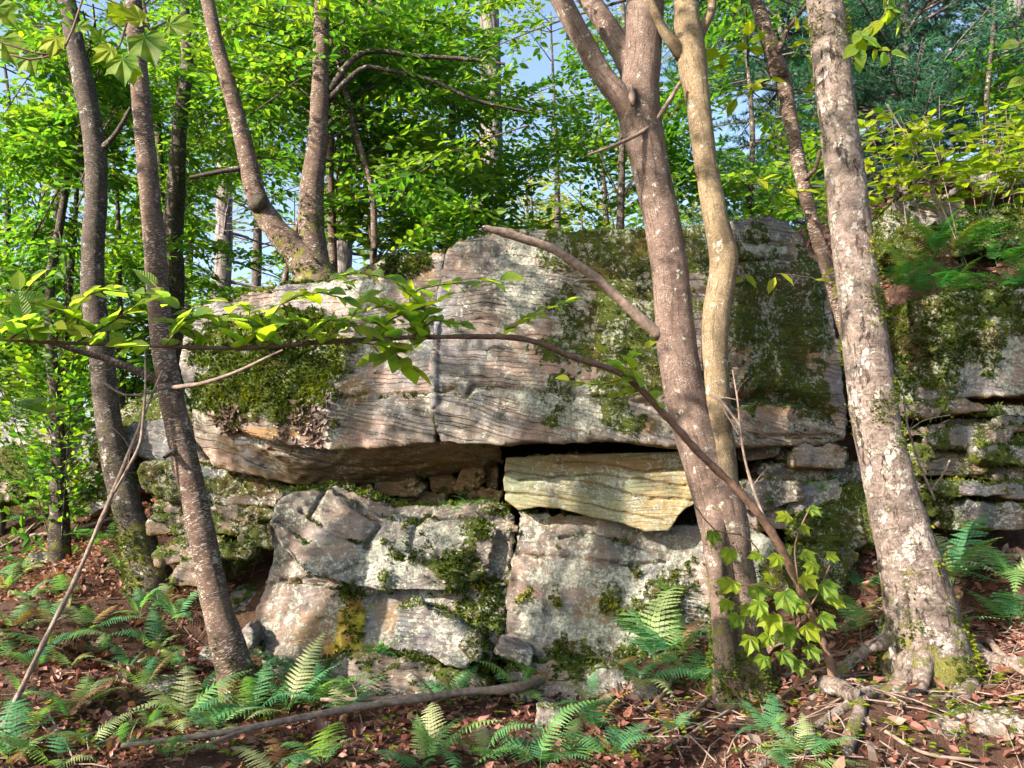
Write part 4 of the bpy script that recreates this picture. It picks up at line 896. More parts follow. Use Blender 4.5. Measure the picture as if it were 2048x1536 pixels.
tree('twin-stemmed tree with lichened bark growing from the slab top', Vector((P(632, 560, Y3).x, Y3, P(632, 575, Y3).z)), [(pA, rA, dict(seg=18, step=.03, rough=.07)), (pB, rB, dict(seg=18, step=.03, rough=.06))], 'bark_birch', cr, low=(P(632, 575, Y3).z, 1.2),
     parts=[('branch', *pix([(1010, 128, 6, 6.6), (930, 118, 9, 6.6), (830, 112, 10, 6.55), (750, 102, 12, 6.5), (705, 120, 14, 6.45), (660, 180, 16, 6.4)], Y3), 'bark_dark', dict(seg=7)),
            ('branch', *pix([(1060, 225, 5, 6.8), (950, 200, 8, 6.7), (860, 160, 9, 6.6), (760, 138, 10, 6.5), (720, 140, 11, 6.45), (655, 200, 14, 6.4)], Y3), 'bark_dark', dict(seg=7)),
            ('branch', *pix([(380, 355, 8, 6.3), (430, 345, 10, 6.3), (470, 338, 12, 6.32), (500, 335, 16, 6.35)], Y3), 'bark_dark', dict(seg=7)),
            ('moss_burl', *pix([(505, 395, 30, 6.25), (515, 405, 48, 6.27), (525, 420, 30, 6.3)], Y3), 'bark_dark', dict(seg=10))])

def thin_tree(label, path, Y, mat='bark_dark', boughs=0, region=None, leaf=.105, tint=(.3, .8), cmat='leaf_green', top=6.5, hc=4, dens=1.15, name='sapling', spread=.55):
    p, r = pix(path, Y); p, r = extend_up(p, r, max(top, p[0].z + .8))
    base = Vector(p[-1])
    g = hz(base.x, base.y)
    if base.z > g: p.append(Vector((base.x + .05, base.y, g - .05))); r.append(r[-1] * 1.25); base = p[-1]
    cr = Crown()
    if hc: high_crown(cr, p[2], hc, .08, 1.6)
    if region:
        x0, x1, y0, y1, Ya, Yb = region
        for k in range(int(boughs * 1.7)):
            e = P(random.uniform(x0, x1), random.uniform(y0, y1), random.uniform(Ya, Yb))
            s0 = Vector(random.choice(p[3:])); v = s0 - e
            if v.length > 2.6 or v.length < .5: s0 = e + Vector((random.uniform(-1, 1), random.uniform(-1, 1), random.uniform(-.3, .1))).normalized() * random.uniform(1.2, 2)
            cr.bough(s0, e, leaf, random.uniform(*tint), dens, spread, .008, .085)
    return tree(label, Vector(base), [(p, r, dict(seg=10, step=.08, rough=.06))], mat, cr, cmat, name=name)
thin_tree('thin dark sapling near the left edge with a forked foot', [(138, 340, 14), (118, 460, 16), (100, 560, 18), (102, 680, 21), (110, 800, 24), (117, 900, 26), (118, 985, 34)], 7.4, 'bark_dark', 16, (-120, 260, 420, 800, 6.6, 9), top=6)
thin_tree('dark knotty trunk behind the leaning flecked trunk', [(372, 60, 22), (374, 130, 26), (360, 250, 30), (352, 380, 38), (344, 480, 44), (345, 600, 48)], 8.6, 'bark_dark', 18, (230, 480, 0, 460, 8.8, 11), top=8)
thin_tree('thin bare stem close beside the dark knotty trunk', [(312, 190, 12), (318, 300, 15), (322, 430, 18), (326, 560, 20)], 9.2, 'bark_dark', 14, (150, 420, 380, 640, 9.3, 11), top=8)
thin_tree('slim curved sapling rising behind the slab near its notch', [(690, 175, 9), (705, 240, 10), (725, 310, 11), (745, 390, 13), (748, 500, 14), (746, 540, 15)], 6.6, 'bark_birch', 18, (640, 1000, 260, 470, 6.6, 8.4), top=3.9, hc=0)
thin_tree('grey sapling crossing the twin-stemmed tree near the top edge', [(748, -10, 13), (720, 60, 14), (690, 120, 14), (668, 190, 15), (660, 330, 16), (665, 480, 18)], 7.0, 'bark_birch', 10, (600, 900, -40, 200, 6.8, 9), top=6)
thin_tree('small bare stem beside the twin-stemmed tree foot', [(590, 470, 9), (578, 510, 11), (570, 560, 13), (566, 600, 14)], 6.9, 'bark_birch', 0, None, top=3.8, hc=0)
thin_tree('thin stem doubled behind the left edge sapling', [(150, 440, 10), (140, 560, 12), (128, 680, 13), (122, 800, 14)], 7.9, 'bark_dark', 12, (-100, 240, 560, 840, 7.5, 11), top=6)
thin_tree('tall thin stem standing far left at the picture edge', [(20, 300, 10), (14, 480, 12), (10, 640, 13), (12, 800, 14)], 9.5, 'bark_dark', 20, (-160, 220, 180, 700, 8, 12), top=7)
thin_tree('thin stem right of the second left trunk', [(238, 480, 9), (240, 620, 10), (243, 760, 12), (246, 880, 13)], 8.2, 'bark_dark', 12, (180, 420, 480, 800, 8, 10.5), top=6)
thin_tree('young tree behind the forked trunk with dark leafy boughs', [(1250, 120, 12), (1245, 250, 14), (1242, 400, 16), (1240, 520, 18)], 8.0, 'bark_dark', 17, (1090, 1520, 0, 440, 7.2, 9.8), top=7, tint=(.2, .6))
thin_tree('young tree with bright leaves behind the slender leaning stem', [(1500, 180, 10), (1505, 280, 12), (1500, 380, 13), (1496, 500, 15)], 8.2, 'bark_dark', 11, (1420, 1700, 240, 450, 7.2, 9), top=6, tint=(.4, .9))
thin_tree('thin tree with loose boughs behind the middle of the slab', [(900, 100, 12), (905, 250, 14), (902, 400, 16), (898, 520, 18)], 8.8, 'bark_dark', 22, (740, 1190, 60, 470, 7.8, 11), top=8, tint=(.25, .7))
thin_tree('leafy sapling behind the fern bank at the right edge', [(1985, 80, 9), (1975, 180, 10), (1970, 280, 11), (1968, 380, 12)], 9.0, 'bark_dark', 5, (1930, 2150, 0, 300, 8, 10.5), top=8, tint=(.2, .7))

# pines
def pine(label, path, Y, nb, blen, zr, dead=0, base_z=None, needles=True, tint=.5):
    p, r = pix(path, Y); p, r = extend_up(p, r, 16, (0, 0), .5)
    b = Vector(p[-1]); g = hz(b.x, b.y)
    p.append(Vector((b.x, b.y, min(b.z - .1, g - .1)))); r.append(r[-1] * 1.2)
    base = Vector(p[-1])
    root = empty('pine_tree', base, label, 'tree')
    st = Stem(); c, _ = st.add(p, r, seg=16, step=.12, rough=.06)
    obj('trunk', st.mesh('trunk', base), MAT['bark_pine'], root)
    cz = c[:, 2]; br = Stem(); NP, ND, NS, NT_ = [], [], [], []
    for k in range(nb + dead):
        z = random.uniform(*zr) if k < nb else random.uniform(c[:, 2].min() + .5, c[:, 2].min() + 6)
        a = c[np.argmin(abs(cz - z))]; az = random.uniform(0, 6.28)
        L = blen * random.uniform(.6, 1.15); d = np.array([math.cos(az), math.sin(az), random.uniform(-.12, .2)])
        pts = [a + d * L * f + np.array([0, 0, -.10 * L * f * f + random.uniform(-.04, .04)]) for f in (0, .25, .5, .75, 1)]
        br.add(pts, [.03, .022, .016, .011, .006], seg=5, rough=0, raw=True)
        sd = np.cross(d, [0, 0, 1])
        nt = int(L / .11)
        for j in range(nt):
            f = .2 + .8 * j / nt
            if k >= nb and random.random() < .35: continue
            o = a + d * L * f + np.array([0, 0, -.10 * L * f * f]); td = d * .7 + sd * random.choice((-1, 1)) * random.uniform(.5, 1) + np.array([0, 0, random.uniform(-.15, .3)])
            tl = random.uniform(.2, .6) * (1.2 - .6 * f); e = o + td * tl
            br.add([o, o + td * tl * .5 + np.array([0, 0, random.uniform(-.05, .05)]), e], [.006, .005, .003], seg=3, rough=0, raw=True)
            if k < nb and needles:
                for q_ in range(max(2, int(tl / .07))):
                    cpt = o + td * tl * (q_ + .6) / max(2, int(tl / .07))
                    m = 16
                    NP.append(np.repeat(cpt[None], m, 0)); ND.append(RNG.normal(0, .8, (m, 3)) + td * 1.0 + np.array([0, 0, .25])); NS.append(RNG.uniform(.08, .13, m)); NT_.append(np.clip(RNG.normal(tint, .2, m), 0, 1))
    tag(obj('branches', br.mesh('branches', base), MAT['bark_pine'], root), kind='stuff')
    if NP:
        pos = np.vstack(NP); V = np.array([(0, .05, 0), (0, -.05, 0), (1, 0, -.05)], float)
        me = stamp((V, np.array([(0, 1, 2)], int)), pos - np.array(base), np.vstack(ND), RNG.normal(0, 1, (len(pos), 3)), np.concatenate(NS), np.concatenate(NT_), 'needles')
        tag(obj('needles', me, MAT['needle'], root), kind='stuff')
pine('grey pine trunk with dead branches seen between the left trunks', [(452, 0, 26), (450, 200, 30), (448, 400, 33), (446, 520, 35)], 13.5, 10, 2.0, (7, 14), 26)
pine('furrowed pine trunk behind the twin-stemmed tree', [(696, 0, 24), (692, 200, 30), (688, 400, 36), (686, 500, 38)], 12.5, 8, 2.0, (7, 14), 26)
pine('pale lavender-grey pine trunk behind the middle of the slab', [(978, 0, 42), (980, 150, 46), (982, 300, 50), (984, 450, 54)], 13.0, 12, 2.2, (6.5, 14), 12)
pine('blue-green pine with drooping boughs behind the mottled trunk', [(1800, -60, 30), (1805, 60, 32), (1810, 200, 34), (1812, 330, 36)], 11.5, 130, 3.3, (4.8, 10.5), 0)
pine('dense dark pine beyond the right edge of the bank', [(2030, -60, 30), (2030, 60, 32), (2032, 200, 34), (2032, 330, 36)], 13.5, 70, 3.4, (5.4, 12), 0)
pine('small blue pine between the forked trunk and the mottled trunk', [(1560, 60, 14), (1562, 150, 18), (1563, 260, 20), (1563, 400, 22)], 12.0, 100, 2.2, (3.8, 9.5), 0, tint=.35)

# distant broadleaf trees, one beyond another
FAR = [(-13, 17, 9, 0), (-9, 21, 11, 1), (-5.5, 16, 8, 0), (-3, 24, 10, 2), (0.5, 30, 12, 1), (3.5, 25, 9, 2), (6, 33, 13, 2), (-7, 31, 12, 1), (-15, 27, 12, 0), (10, 24, 10, 0), (14, 30, 13, 1), (-20, 22, 12, 1), (18, 24, 12, 0), (1.5, 42, 14, 2), (-12, 42, 15, 0), (12, 44, 16, 2), (8, 17, 8, 0), (-1, 18, 7, 0), (3.2, 36, 12, 1), (-3.5, 36, 16, 1), (2.4, 21, 9, 1), (-9, 14.5, 7.5, 1), (0.6, 27, 11, 2), (-6.5, 19, 10.5, 0), (-11.5, 19, 11, 1), (1.3, 25, 15, 1)]
fl = ['broad green tree far behind the %s', 'tall loose-crowned tree far behind the %s', 'yellow-lit tree far behind the %s']
where = ['far left stems', 'left edge sapling', 'second left trunk', 'twin-stemmed tree', 'slab notch', 'forked trunk', 'slender stem', 'knotty trunk', 'left edge boulder', 'fern bank', 'blue-green pine', 'left clearing', 'right edge pine', 'lavender pine trunk', 'furrowed pine', 'mottled trunk', 'bank shrubs', 'grey pine trunk', 'upper fork of the forked trunk', 'leaning flecked trunk top', 'gap left of the forked trunk', 'far left clearing stones', 'dead branch tip', 'knotty trunk top', 'upper left corner stems', 'sky gap at the top']
for k, (x, y, hgt, kind) in enumerate(FAR):
    z0 = hz(x, y); base = Vector((x, y, z0 - .1)); cr = Crown()
    lf = .16 if y < 20 else (.22 if y < 30 else .32)
    n = 34
    for j in range(n):
        az = random.uniform(0, 6.28); zz = z0 + hgt * random.uniform(.12, 1.0); f = (zz - z0) / hgt
        L = hgt * .32 * (1.15 - .75 * f) * random.uniform(.6, 1.1)
        a = np.array([x, y, zz]); cr.bough(a, a + np.array([math.cos(az) * L, math.sin(az) * L, L * .25]), lf, [.3, .45, .85][kind] + random.gauss(0, .08), .9, hgt * .09, .02, .2, .075 * lf / .13)
    st_p = [Vector((x, y, z0 + hgt)), Vector((x + .2, y, z0 + hgt * .5)), base]
    tree(fl[kind] % where[k], base, [(st_p, [.03, .1, .16], dict(seg=8, step=.4, rough=.05))], 'bark_dark', cr, 'leaf_far' if kind else 'leaf_green', name='broadleaf_tree')

# unseen trees added up-sun of the view: crowns aimed to shade chosen spots
SHADE = [[(1150, 620, 5.2), (1000, 740, 5.2), (1240, 800, 5.2)], [(740, 640, 5.6), (760, 800, 5.5)], [(1560, 640, 5.5), (1400, 480, 5.3), (1500, 1000, 5.2)], [(1250, 1150, 5.4), (1000, 1130, 5.4), (1130, 1350, 5.1)],
         [(1950, 700, 5.6), (1900, 520, 6.2), (1950, 950, 5.3)], [(350, 980, 5.5), (300, 1250, 5.0), (150, 1400, 4.5)], [(900, 1450, 4.6), (560, 1430, 4.6)], [(120, 1100, 6.5), (200, 950, 6.0)]]
for k, targets in enumerate(SHADE):
    dist = [7, 7.5, 7, 7.5, 7, 7.5, 7, 8][k]; cs = [P(*t_) - SUN_DIR * dist for t_ in targets]
    cc = sum(cs, Vector()) / len(cs); base = Vector((cc.x, cc.y, hz(cc.x, cc.y) - .05)); cr = Crown()
    for c_ in cs:
        for j in range(6):
            a = c_ + Vector((random.gauss(0, .5), random.gauss(0, .5), random.gauss(0, .45)))
            az = random.uniform(0, 6.28); cr.bough(a, a + Vector((math.cos(az), math.sin(az), .1)) * random.uniform(.5, 1.0), .12, .5, .9, .4, .01, .12)
    tree('unseen leafy tree added to cast shade, %s from the viewer' % ['first', 'second', 'third', 'fourth', 'fifth', 'sixth', 'seventh', 'eighth'][k], base, [([cc + Vector((0, 0, 2)), cc, base], [.03, .07, .13], dict(seg=10, step=.3))], 'bark_birch', cr, 'leaf_green', name='tree')

# ------------------------------------------------------------------ near leaves as parts
def lobed_template(lobes=5, depth=.36, seed=0):
    rr = random.Random(seed)
    half = [(.06, .10), (.02, .24), (.10, .36), (.22, .43), (.36, .44), (.50, .46), (.62, .50), (.76, .52), (.70, .40), (.68, .30), (.76, .24), (.88, .18), (.98, .09), (1.12, 0)]
    half = [(x, y * 1.05) for x, y in half]
    out = []
    for x, y in half[:-1]:
        out.append((x + rr.uniform(-.02, .02), y + rr.uniform(-.03, .02)))
    left = [(x, -y * rr.uniform(.92, 1.06)) for x, y in out][::-1]
    pts = out + [half[-1]] + left
    V = [(.34, 0, -.03)] + [(x, y,   .10 * abs(y) - .16 * x * x + .03 * math.sin(9 * x + 5 * y)) for x, y in pts]
    F = [(0, k, k + 1) for k in range(1, len(pts))] + [(0, len(pts), 1)]
    return np.array(V, float), np.array(F, int)
def leaf_mesh(tmpl, name):
    return mesh_np(name, tmpl[0], tmpl[1], smooth=True)
OV = [leaf_mesh(leaf_template([(0, 0), (.08, .17), (.25, .31), (.48, .33), (.70, .23), (.88, .09), (1, 0)], f, d), 'leaf') for f, d in ((.16, .15), (.05, .28), (.25, .05))]
LB = [leaf_mesh(lobed_template(5, .36, s), 'leaf') for s in range(2)]
for me in OV: me.materials.append(MAT['leaf_near'])
for me in LB: me.materials.append(MAT['leaf_lobed'])
def place_leaf(root, pos, d, n, size, kind='ov', name='leaf'):
    d = Vector(d).normalized(); n = Vector(n); s = n.cross(d)
    if s.length < 1e-3: s = Vector((1, 0, 0)).cross(d)
    s.normalize(); n = d.cross(s)
    o = bpy.data.objects.new(name, random.choice(OV if kind == 'ov' else LB)); COL.objects.link(o)
    o.parent = root
    m = Matrix((d, s, n)).transposed().to_4x4()
    m.translation = Vector(pos) - root.location
    o.matrix_local = m @ Matrix.Scale(size, 4)
    return o
def stem_part(root, name, pts, rad, mat='twig', seg=6, step=.04, rough=.06):
    s = Stem(); s.add(pts, rad, seg=seg, step=step, rough=rough); return obj(name, s.mesh(name, root.location), MAT[mat], root)

# the sapling that arches across the slab, rooted right of the forked trunk
ap = [(-60, 676, 7, 2.5), (90, 684, 9, 2.55), (300, 692, 11, 2.65), (480, 696, 12, 2.8), (680, 682, 13, 2.95), (865, 674, 14, 3.1), (1045, 678, 15, 3.3), (1150, 716, 16, 3.45), (1250, 752, 17, 3.6), (1330, 830, 19, 3.75), (1400, 908, 20, 3.85), (1480, 985, 21, 3.95), (1550, 1075, 21, 4.02), (1605, 1190, 20, 4.08), (1640, 1270, 20, 4.1), (1662, 1335, 22, 4.12)]
pp, rr_ = pix(ap, 3, .78)
gb = hz(pp[-1].x, pp[-1].y); 
pp.append(Vector((pp[-1].x + .01, pp[-1].y, min(gb, pp[-1].z) - .05))); rr_.append(rr_[-1])
arch = empty('arching_sapling', pp[-1], 'thin brown sapling arching across the slab with yellow-green serrated leaves', 'sapling')
stem_part(arch, 'stem', pp, rr_, 'twig', 9, .015, .22)
def leafy(root, path, Y0, Y1, n, size, kind='ov', spread=26, r0=.004, tilt=(0, -.35, 1), hang=.3, tw='twig'):
    m = len(path); pts = [P(a, b, Y0 + (Y1 - Y0) * k / (m - 1)) for k, (a, b) in enumerate(path)]
    stem_part(root, tw, pts, [r0 * (1 - .6 * k / (m - 1)) for k in range(m)], 'twig', 5, .05, 0)
    c, _ = catmull(pts, [1] * m, .02)
    for k in range(n):
        i = int((k + .6) / n * (len(c) - 1)); t = Vector(c[min(i + 1, len(c) - 1)] - c[max(i - 1, 0)]).normalized()
        side = t.cross(Vector((0, 0, 1))).normalized() * (1 if k % 2 else -1)
        d = t * random.uniform(.3, .9) + side * random.uniform(.35, 1.0) + Vector((0, 0, -hang * random.random()))
        if k == n - 1: d = t
        place_leaf(root, Vector(c[i]), d, Vector(tilt) + Vector((random.gauss(0, .3), random.gauss(0, .3), 0)), size * random.uniform(.75, 1.15), kind)
for path, Ya, Yb, n, sz in [
    ([(480, 696), (430, 640), (350, 610), (300, 560)], 2.8, 2.7, 9, .10), ([(640, 688), (700, 640), (720, 590), (680, 550)], 2.9, 2.95, 8, .10), ([(760, 680), (780, 640), (860, 610), (900, 590)], 3.0, 3.05, 8, .10), ([(560, 692), (520, 650), (460, 640)], 2.85, 2.8, 6, .10), ([(820, 676), (870, 640), (930, 650)], 3.08, 3.1, 6, .09), ([(200, 688), (160, 640), (90, 610), (20, 600)], 2.6, 2.5, 8, .10), ([(400, 694), (380, 660), (330, 640)], 2.75, 2.7, 5, .10),
    ([(90, 684), (60, 640), (-20, 655)], 2.55, 2.5, 6, .10), ([(110, 684), (150, 610), (210, 580), (300, 590)], 2.55, 2.65, 9, .10), ([(60, 680), (40, 600), (70, 560)], 2.5, 2.45, 4, .095), ([(150, 686), (230, 640), (290, 600)], 2.6, 2.6, 7, .10), ([(20, 678), (60, 655), (150, 660)], 2.5, 2.5, 6, .10),
    ([(330, 692), (370, 640), (420, 630)], 2.66, 2.7, 6, .105), ([(300, 692), (250, 690), (230, 670)], 2.6, 2.6, 4, .10), ([(480, 696), (500, 620), (440, 600)], 2.8, 2.75, 7, .11), ([(520, 695), (560, 610), (640, 585), (700, 600)], 2.8, 2.85, 11, .11), ([(600, 690), (660, 640), (740, 660)], 2.88, 2.9, 7, .11),
    ([(640, 688), (600, 640), (540, 650)], 2.88, 2.8, 6, .105), ([(860, 674), (830, 640), (820, 590), (880, 570), (1010, 560)], 3.1, 3.1, 11, .115), ([(840, 674), (800, 620), (740, 600)], 3.05, 3.0, 9, .11), ([(800, 676), (740, 640), (690, 640)], 3.0, 2.95, 7, .11), ([(830, 676), (850, 620), (800, 570)], 3.08, 3.05, 7, .11),
    ([(860, 674), (800, 700), (740, 720)], 3.1, 3.05, 6, .125), ([(780, 678), (800, 720), (840, 745)], 3.05, 3.1, 4, .12), ([(700, 682), (760, 690), (830, 690)], 2.96, 3.0, 5, .10), ([(1000, 676), (1050, 640), (1140, 600)], 3.25, 3.3, 8, .095), ([(1010, 660), (1080, 620), (1150, 600)], 3.25, 3.35, 6, .085),
    ([(1270, 765), (1230, 730), (1200, 700)], 3.6, 3.6, 6, .10), ([(1280, 775), (1260, 720), (1300, 690)], 3.62, 3.6, 6, .10), ([(1260, 755), (1190, 770), (1130, 760)], 3.6, 3.55, 6, .085), ([(1320, 815), (1290, 780), (1230, 790)], 3.7, 3.65, 6, .09), ([(660, 560), (720, 545), (790, 560)], 3.0, 3.0, 5, .11)]:
    leafy(arch, path, Ya, Yb, int(n * 1.7), sz * .86, tilt=(0, -.7, .9), hang=.12)
place_leaf(arch, P(40, 580, 2.4), (-.2, 0, 1), (0, -1, .2), .07)
for a, b, dx in ((130, 815, -1), (95, 800, -.6), (30, 800, .6)): place_leaf(arch, P(a, b, 2.3), (dx, -.1, -.1), (0, -.5, 1), .10)

# lobed maple leaves hanging in at the upper left
mb = empty('maple_branch', P(-140, 40, 2.0), 'drooping maple branch with large lobed yellow-green leaves at the upper left corner', 'branch')
for path, Ya, Yb in [([(-140, 40), (20, 90), (110, 110), (145, 60), (165, 0)], 2.0, 2.1), ([(110, 110), (60, 120), (20, 110)], 2.05, 2.0), ([(-140, 40), (100, -30), (260, 20), (300, 60), (340, 40)], 2.0, 2.2), ([(260, 20), (240, 90), (215, 120)], 2.15, 2.15)]:
    m = len(path); stem_part(mb, 'twig', [P(a, b, Ya + (Yb - Ya) * k / (m - 1)) for k, (a, b) in enumerate(path)], [.003] * m, 'twig', 5, .05, 0)
for a, b, d, s in [(0, 70, (.5, -.2, -.8), .12), (115, 70, (-.1, -.3, -.9), .085), (60, 105, (.3, -.3, -.9), .09), (-10, 10, (.6, -.1, -.6), .10), (230, 95, (-.6, -.2, -.5), .085), (285, 65, (.45, -.3, -.9), .135), (245, 110, (.2, -.3, -.9), .11), (255, 45, (-.2, -.3, .2), .075), (330, 50, (1, -.1, -.05), .10), (210, 30, (.8, 0, .1), .07), (290, 45, (-.5, -.4, .2), .08), (150, 55, (.8, -.1, 0), .06), (205, 85, (-.2, -.3, .3), .05), (262, 130, (.2, -.2, -1), .07)]:
    place_leaf(mb, P(a, b, 2.05), d, (random.uniform(-.2, .2), -1, .35), s * .82, 'lob')

# hanging leafy twig at the upper right, beside the mottled trunk
hb = empty('hanging_branch', P(1790, -60, 3.9), 'leafy yellow-green twig hanging beside the mottled trunk top', 'branch')
for path, n in [([(1790, -60), (1775, 10), (1760, 40), (1720, 70)], 9), ([(1775, 10), (1800, 40), (1815, 55)], 4), ([(1720, 60), (1740, 95), (1790, 110)], 8), ([(1720, 70), (1712, 100), (1720, 125)], 5)]:
    leafy(hb, path, 3.9, 3.95, n, .095, hang=.7, tilt=(0, -1, .5))
hb2 = empty('hanging_branch', P(2140, 40, 3.6), 'few large leaves hanging in at the right picture edge', 'branch')
leafy(hb2, [(2140, 40), (2060, 80), (2020, 90)], 3.6, 3.6, 6, .09, hang=.8, tilt=(0, -1, .4)); leafy(hb2, [(2140, 120), (2060, 150), (2030, 165)], 3.6, 3.6, 5, .09, hang=.8, tilt=(0, -1, .4))

# broad-leaved vine at the foot of the trunks
vb = on_ground(1600, 1330); vine = empty('broadleaf_seedling', vb, 'broad-leaved green seedling with lobed leaves between the two right trunks', 'plant')
for path in ([(1600, 1330), (1590, 1240), (1560, 1180), (1480, 1170)], [(1600, 1330), (1600, 1200), (1590, 1090), (1620, 1015)], [(1590, 1260), (1640, 1180), (1660, 1130)], [(1560, 1180), (1500, 1080), (1430, 1060), (1390, 1010)], [(1600, 1320), (1570, 1270), (1520, 1250)]):
    m = len(path); stem_part(vine, 'stalk', [vb if (k == 0 and b > 1300) else P(a, b, 3.98) for k, (a, b) in enumerate(path)], [.004] * m, 'twig', 5, .05, 0)
for a, b, s, d in [(1425, 1060, .10, (0, -.4, -.8)), (1462, 1095, .11, (-.4, -.3, -.9)), (1525, 1112, .09, (-1, -.2, 0)), (1560, 1110, .10, (-.6, -.4, -.5)), (1600, 1105, .11, (.7, -.3, -.4)), (1580, 1030, .10, (-.8, -.3, -.2)), (1615, 1015, .09, (.3, -.3, -.2)), (1600, 1050, .08, (.6, -.3, -.6)), (1470, 1160, .14, (-.6, -.5, -.3)), (1515, 1165, .14, (-.1, -.5, -.5)), (1565, 1180, .15, (.1, -.5, -.6)), (1600, 1150, .12, (.5, -.4, -.4)), (1640, 1165, .13, (.5, -.5, -.5)), (1550, 1155, .10, (-.5, -.4, 0)), (1520, 1200, .12, (-.3, -.5, -.6)), (1545, 1225, .14, (-.3, -.4, -.8)), (1570, 1250, .13, (.1, -.4, -.8)), (1605, 1250, .13, (.5, -.4, -.5)), (1505, 1215, .10, (-.8, -.4, -.3)), (1650, 1110, .09, (.8, -.2, -.2)), (1585, 1200, .10, (.6, -.4, -.6)), (1630, 1125, .09, (-.5, -.3, -.5)), (1540, 1270, .10, (-.5, -.5, -.4)), (1480, 1230, .11, (-.5, -.5, -.4)), (1500, 1270, .12, (-.2, -.5, -.6)), (1560, 1300, .12, (.3, -.5, -.5)), (1610, 1290, .12, (.4, -.5, -.5)), (1635, 1230, .12, (.6, -.4, -.4)), (1655, 1195, .11, (.7, -.4, -.3)), (1530, 1310, .10, (-.4, -.5, -.5)), (1590, 1320, .10, (.1, -.5, -.5)), (1460, 1200, .10, (-.6, -.4, -.5))]:
    place_leaf(vine, P(a, b, 3.95 + random.uniform(-.06, .08)), d, (random.uniform(-.3, .3), -.8, .75), s * .8, 'lob')

# leafy shrubs along the bank top
for k, (x0, bx, by, tx, ty, lab) in enumerate([(1900, 1900, 378, 1840, 215, 'tall yellow-green shrub with bare pale stems on the bank'), (1820, 1830, 385, 1760, 270, 'bushy yellow-green shrub beside the mottled trunk on the bank'), (1990, 1965, 350, 1990, 250, 'pale-stemmed shrub near the right edge on the bank'), (2040, 2030, 345, 2040, 200, 'leafy shrub cut by the right picture edge on the bank')]):
    Yb = 6.9 + .1 * k; b0 = P(bx, by, Yb); b0.z = min(b0.z, hz(b0.x, b0.y) + .02)
    cr = Crown(); root = empty('shrub', b0, lab, 'shrub')
    for j in range(6):
        e = P(tx + random.uniform(-70, 80), ty + random.uniform(-45, 70), Yb + random.uniform(-.3, .3))
        s = Stem(); bb = b0 + Vector((random.uniform(-.12, .12), random.uniform(-.1, .1), 0)); s.add([bb, bb.lerp(e, .5) + Vector((0, 0, .12)), e], [.005, .004, .002], seg=5, rough=0); obj('stem', s.mesh('stem', b0), MAT['dead_wood'], root)
        for q_ in range(6):
            az = random.uniform(0, 6.28); cr.twig(np.array(bb.lerp(e, .55 + .08 * q_)), np.array([math.cos(az), math.sin(az), .1]), random.uniform(.25, .5), .15, .5, .25, .085)
    cr.build(root, 'leaf_yellow', twmat='dead_wood')

# ------------------------------------------------------------------ ferns
def frond_mesh(L, arch, width, npairs, seed, side=0.0):
    rr = random.Random(seed); V, F = [], []
    def pt(t): return Vector((L * (t - .18 * arch * t * t), side * L * t * t * .35, L * (arch * .75 * t - arch * .95 * t * t)))
    def quad(a, b, c, d): F.append((a, b, c)); F.append((a, c, d))
    prev = None
    for k in range(13):
        t = k / 12; p = pt(t); w = .004 * (1 - .8 * t)
        i = len(V); V += [p + Vector((0, w, 0)), p - Vector((0, w, 0))]
        if prev is not None: quad(prev, i, i + 1, prev + 1)
        prev = i
    for k in range(npairs):
        t = .16 + .84 * (k + .5) / npairs
        p = pt(t); tg = (pt(min(1, t + .03)) - pt(t - .03)).normalized()
        lat = Vector((0, 0, 1)).cross(tg).normalized(); up = tg.cross(lat)
        env = math.sin(min(1, (t - .05) * 1.9) * math.pi / 2) * (1 - max(0, (t - .35) / .65)) ** .85 if t > .35 else math.sin(min(1, t * 2.2 + .2) * math.pi / 2)
        w = width * max(.06, env) * rr.uniform(.9, 1.08)
        pw = L / npairs * .62
        for sg in (1, -1):
            d = (lat * sg + tg * .32 + up * rr.uniform(-.18, .12)).normalized()
            n = 5; lastc = None
            for j in range(n + 1):
                f = j / n; c = p + d * w * f - up * w * .22 * f * f
                hw = pw * (1 - .86 * f ** 1.3) * .5
                a = len(V); V += [c, c + tg * hw + d * w * .05, c - tg * hw + d * w * .05]
                if lastc is not None:
                    b = lastc       # toothed: each lobe is a separate slanted blade
                    m = len(V); V += [(V[b + 1] * .25 + V[a + 1] * .75 + tg * hw * .18), (V[b + 2] * .25 + V[a + 2] * .75 - tg * hw * .18)]
                    F.append((b, b + 1, m)); F.append((b, m, a)); F.append((b, m + 1, b + 2)); F.append((b, a, m + 1))
                lastc = a
    me = mesh_np('frond', [tuple(v) for v in V], F, smooth=False)
    return me
FR = [frond_mesh(1.0, a, w, n, s, sd) for a, w, n, s, sd in ((.75, .21, 18, 1, .1), (.5, .19, 20, 2, -.2), (1.0, .22, 17, 3, .3), (.6, .24, 18, 4, 0), (.9, .17, 20, 5, -.35))]
FRD = [m.copy() for m in FR]
for m in FR: m.materials.append(MAT['fern'])
for m in FRD: m.materials.append(MAT['fern_dark'])
MAT['fern_dead'] = leaf_material('fern_frond_dead', [(0.10, 0.06, 0.03), (0.20, 0.13, 0.06), (0.27, 0.22, 0.08)], 0.35, 0.15, 'obj')
FRB = [m.copy() for m in FR]
for m in FRB: m.materials.clear(); m.materials.append(MAT['fern_dead'])
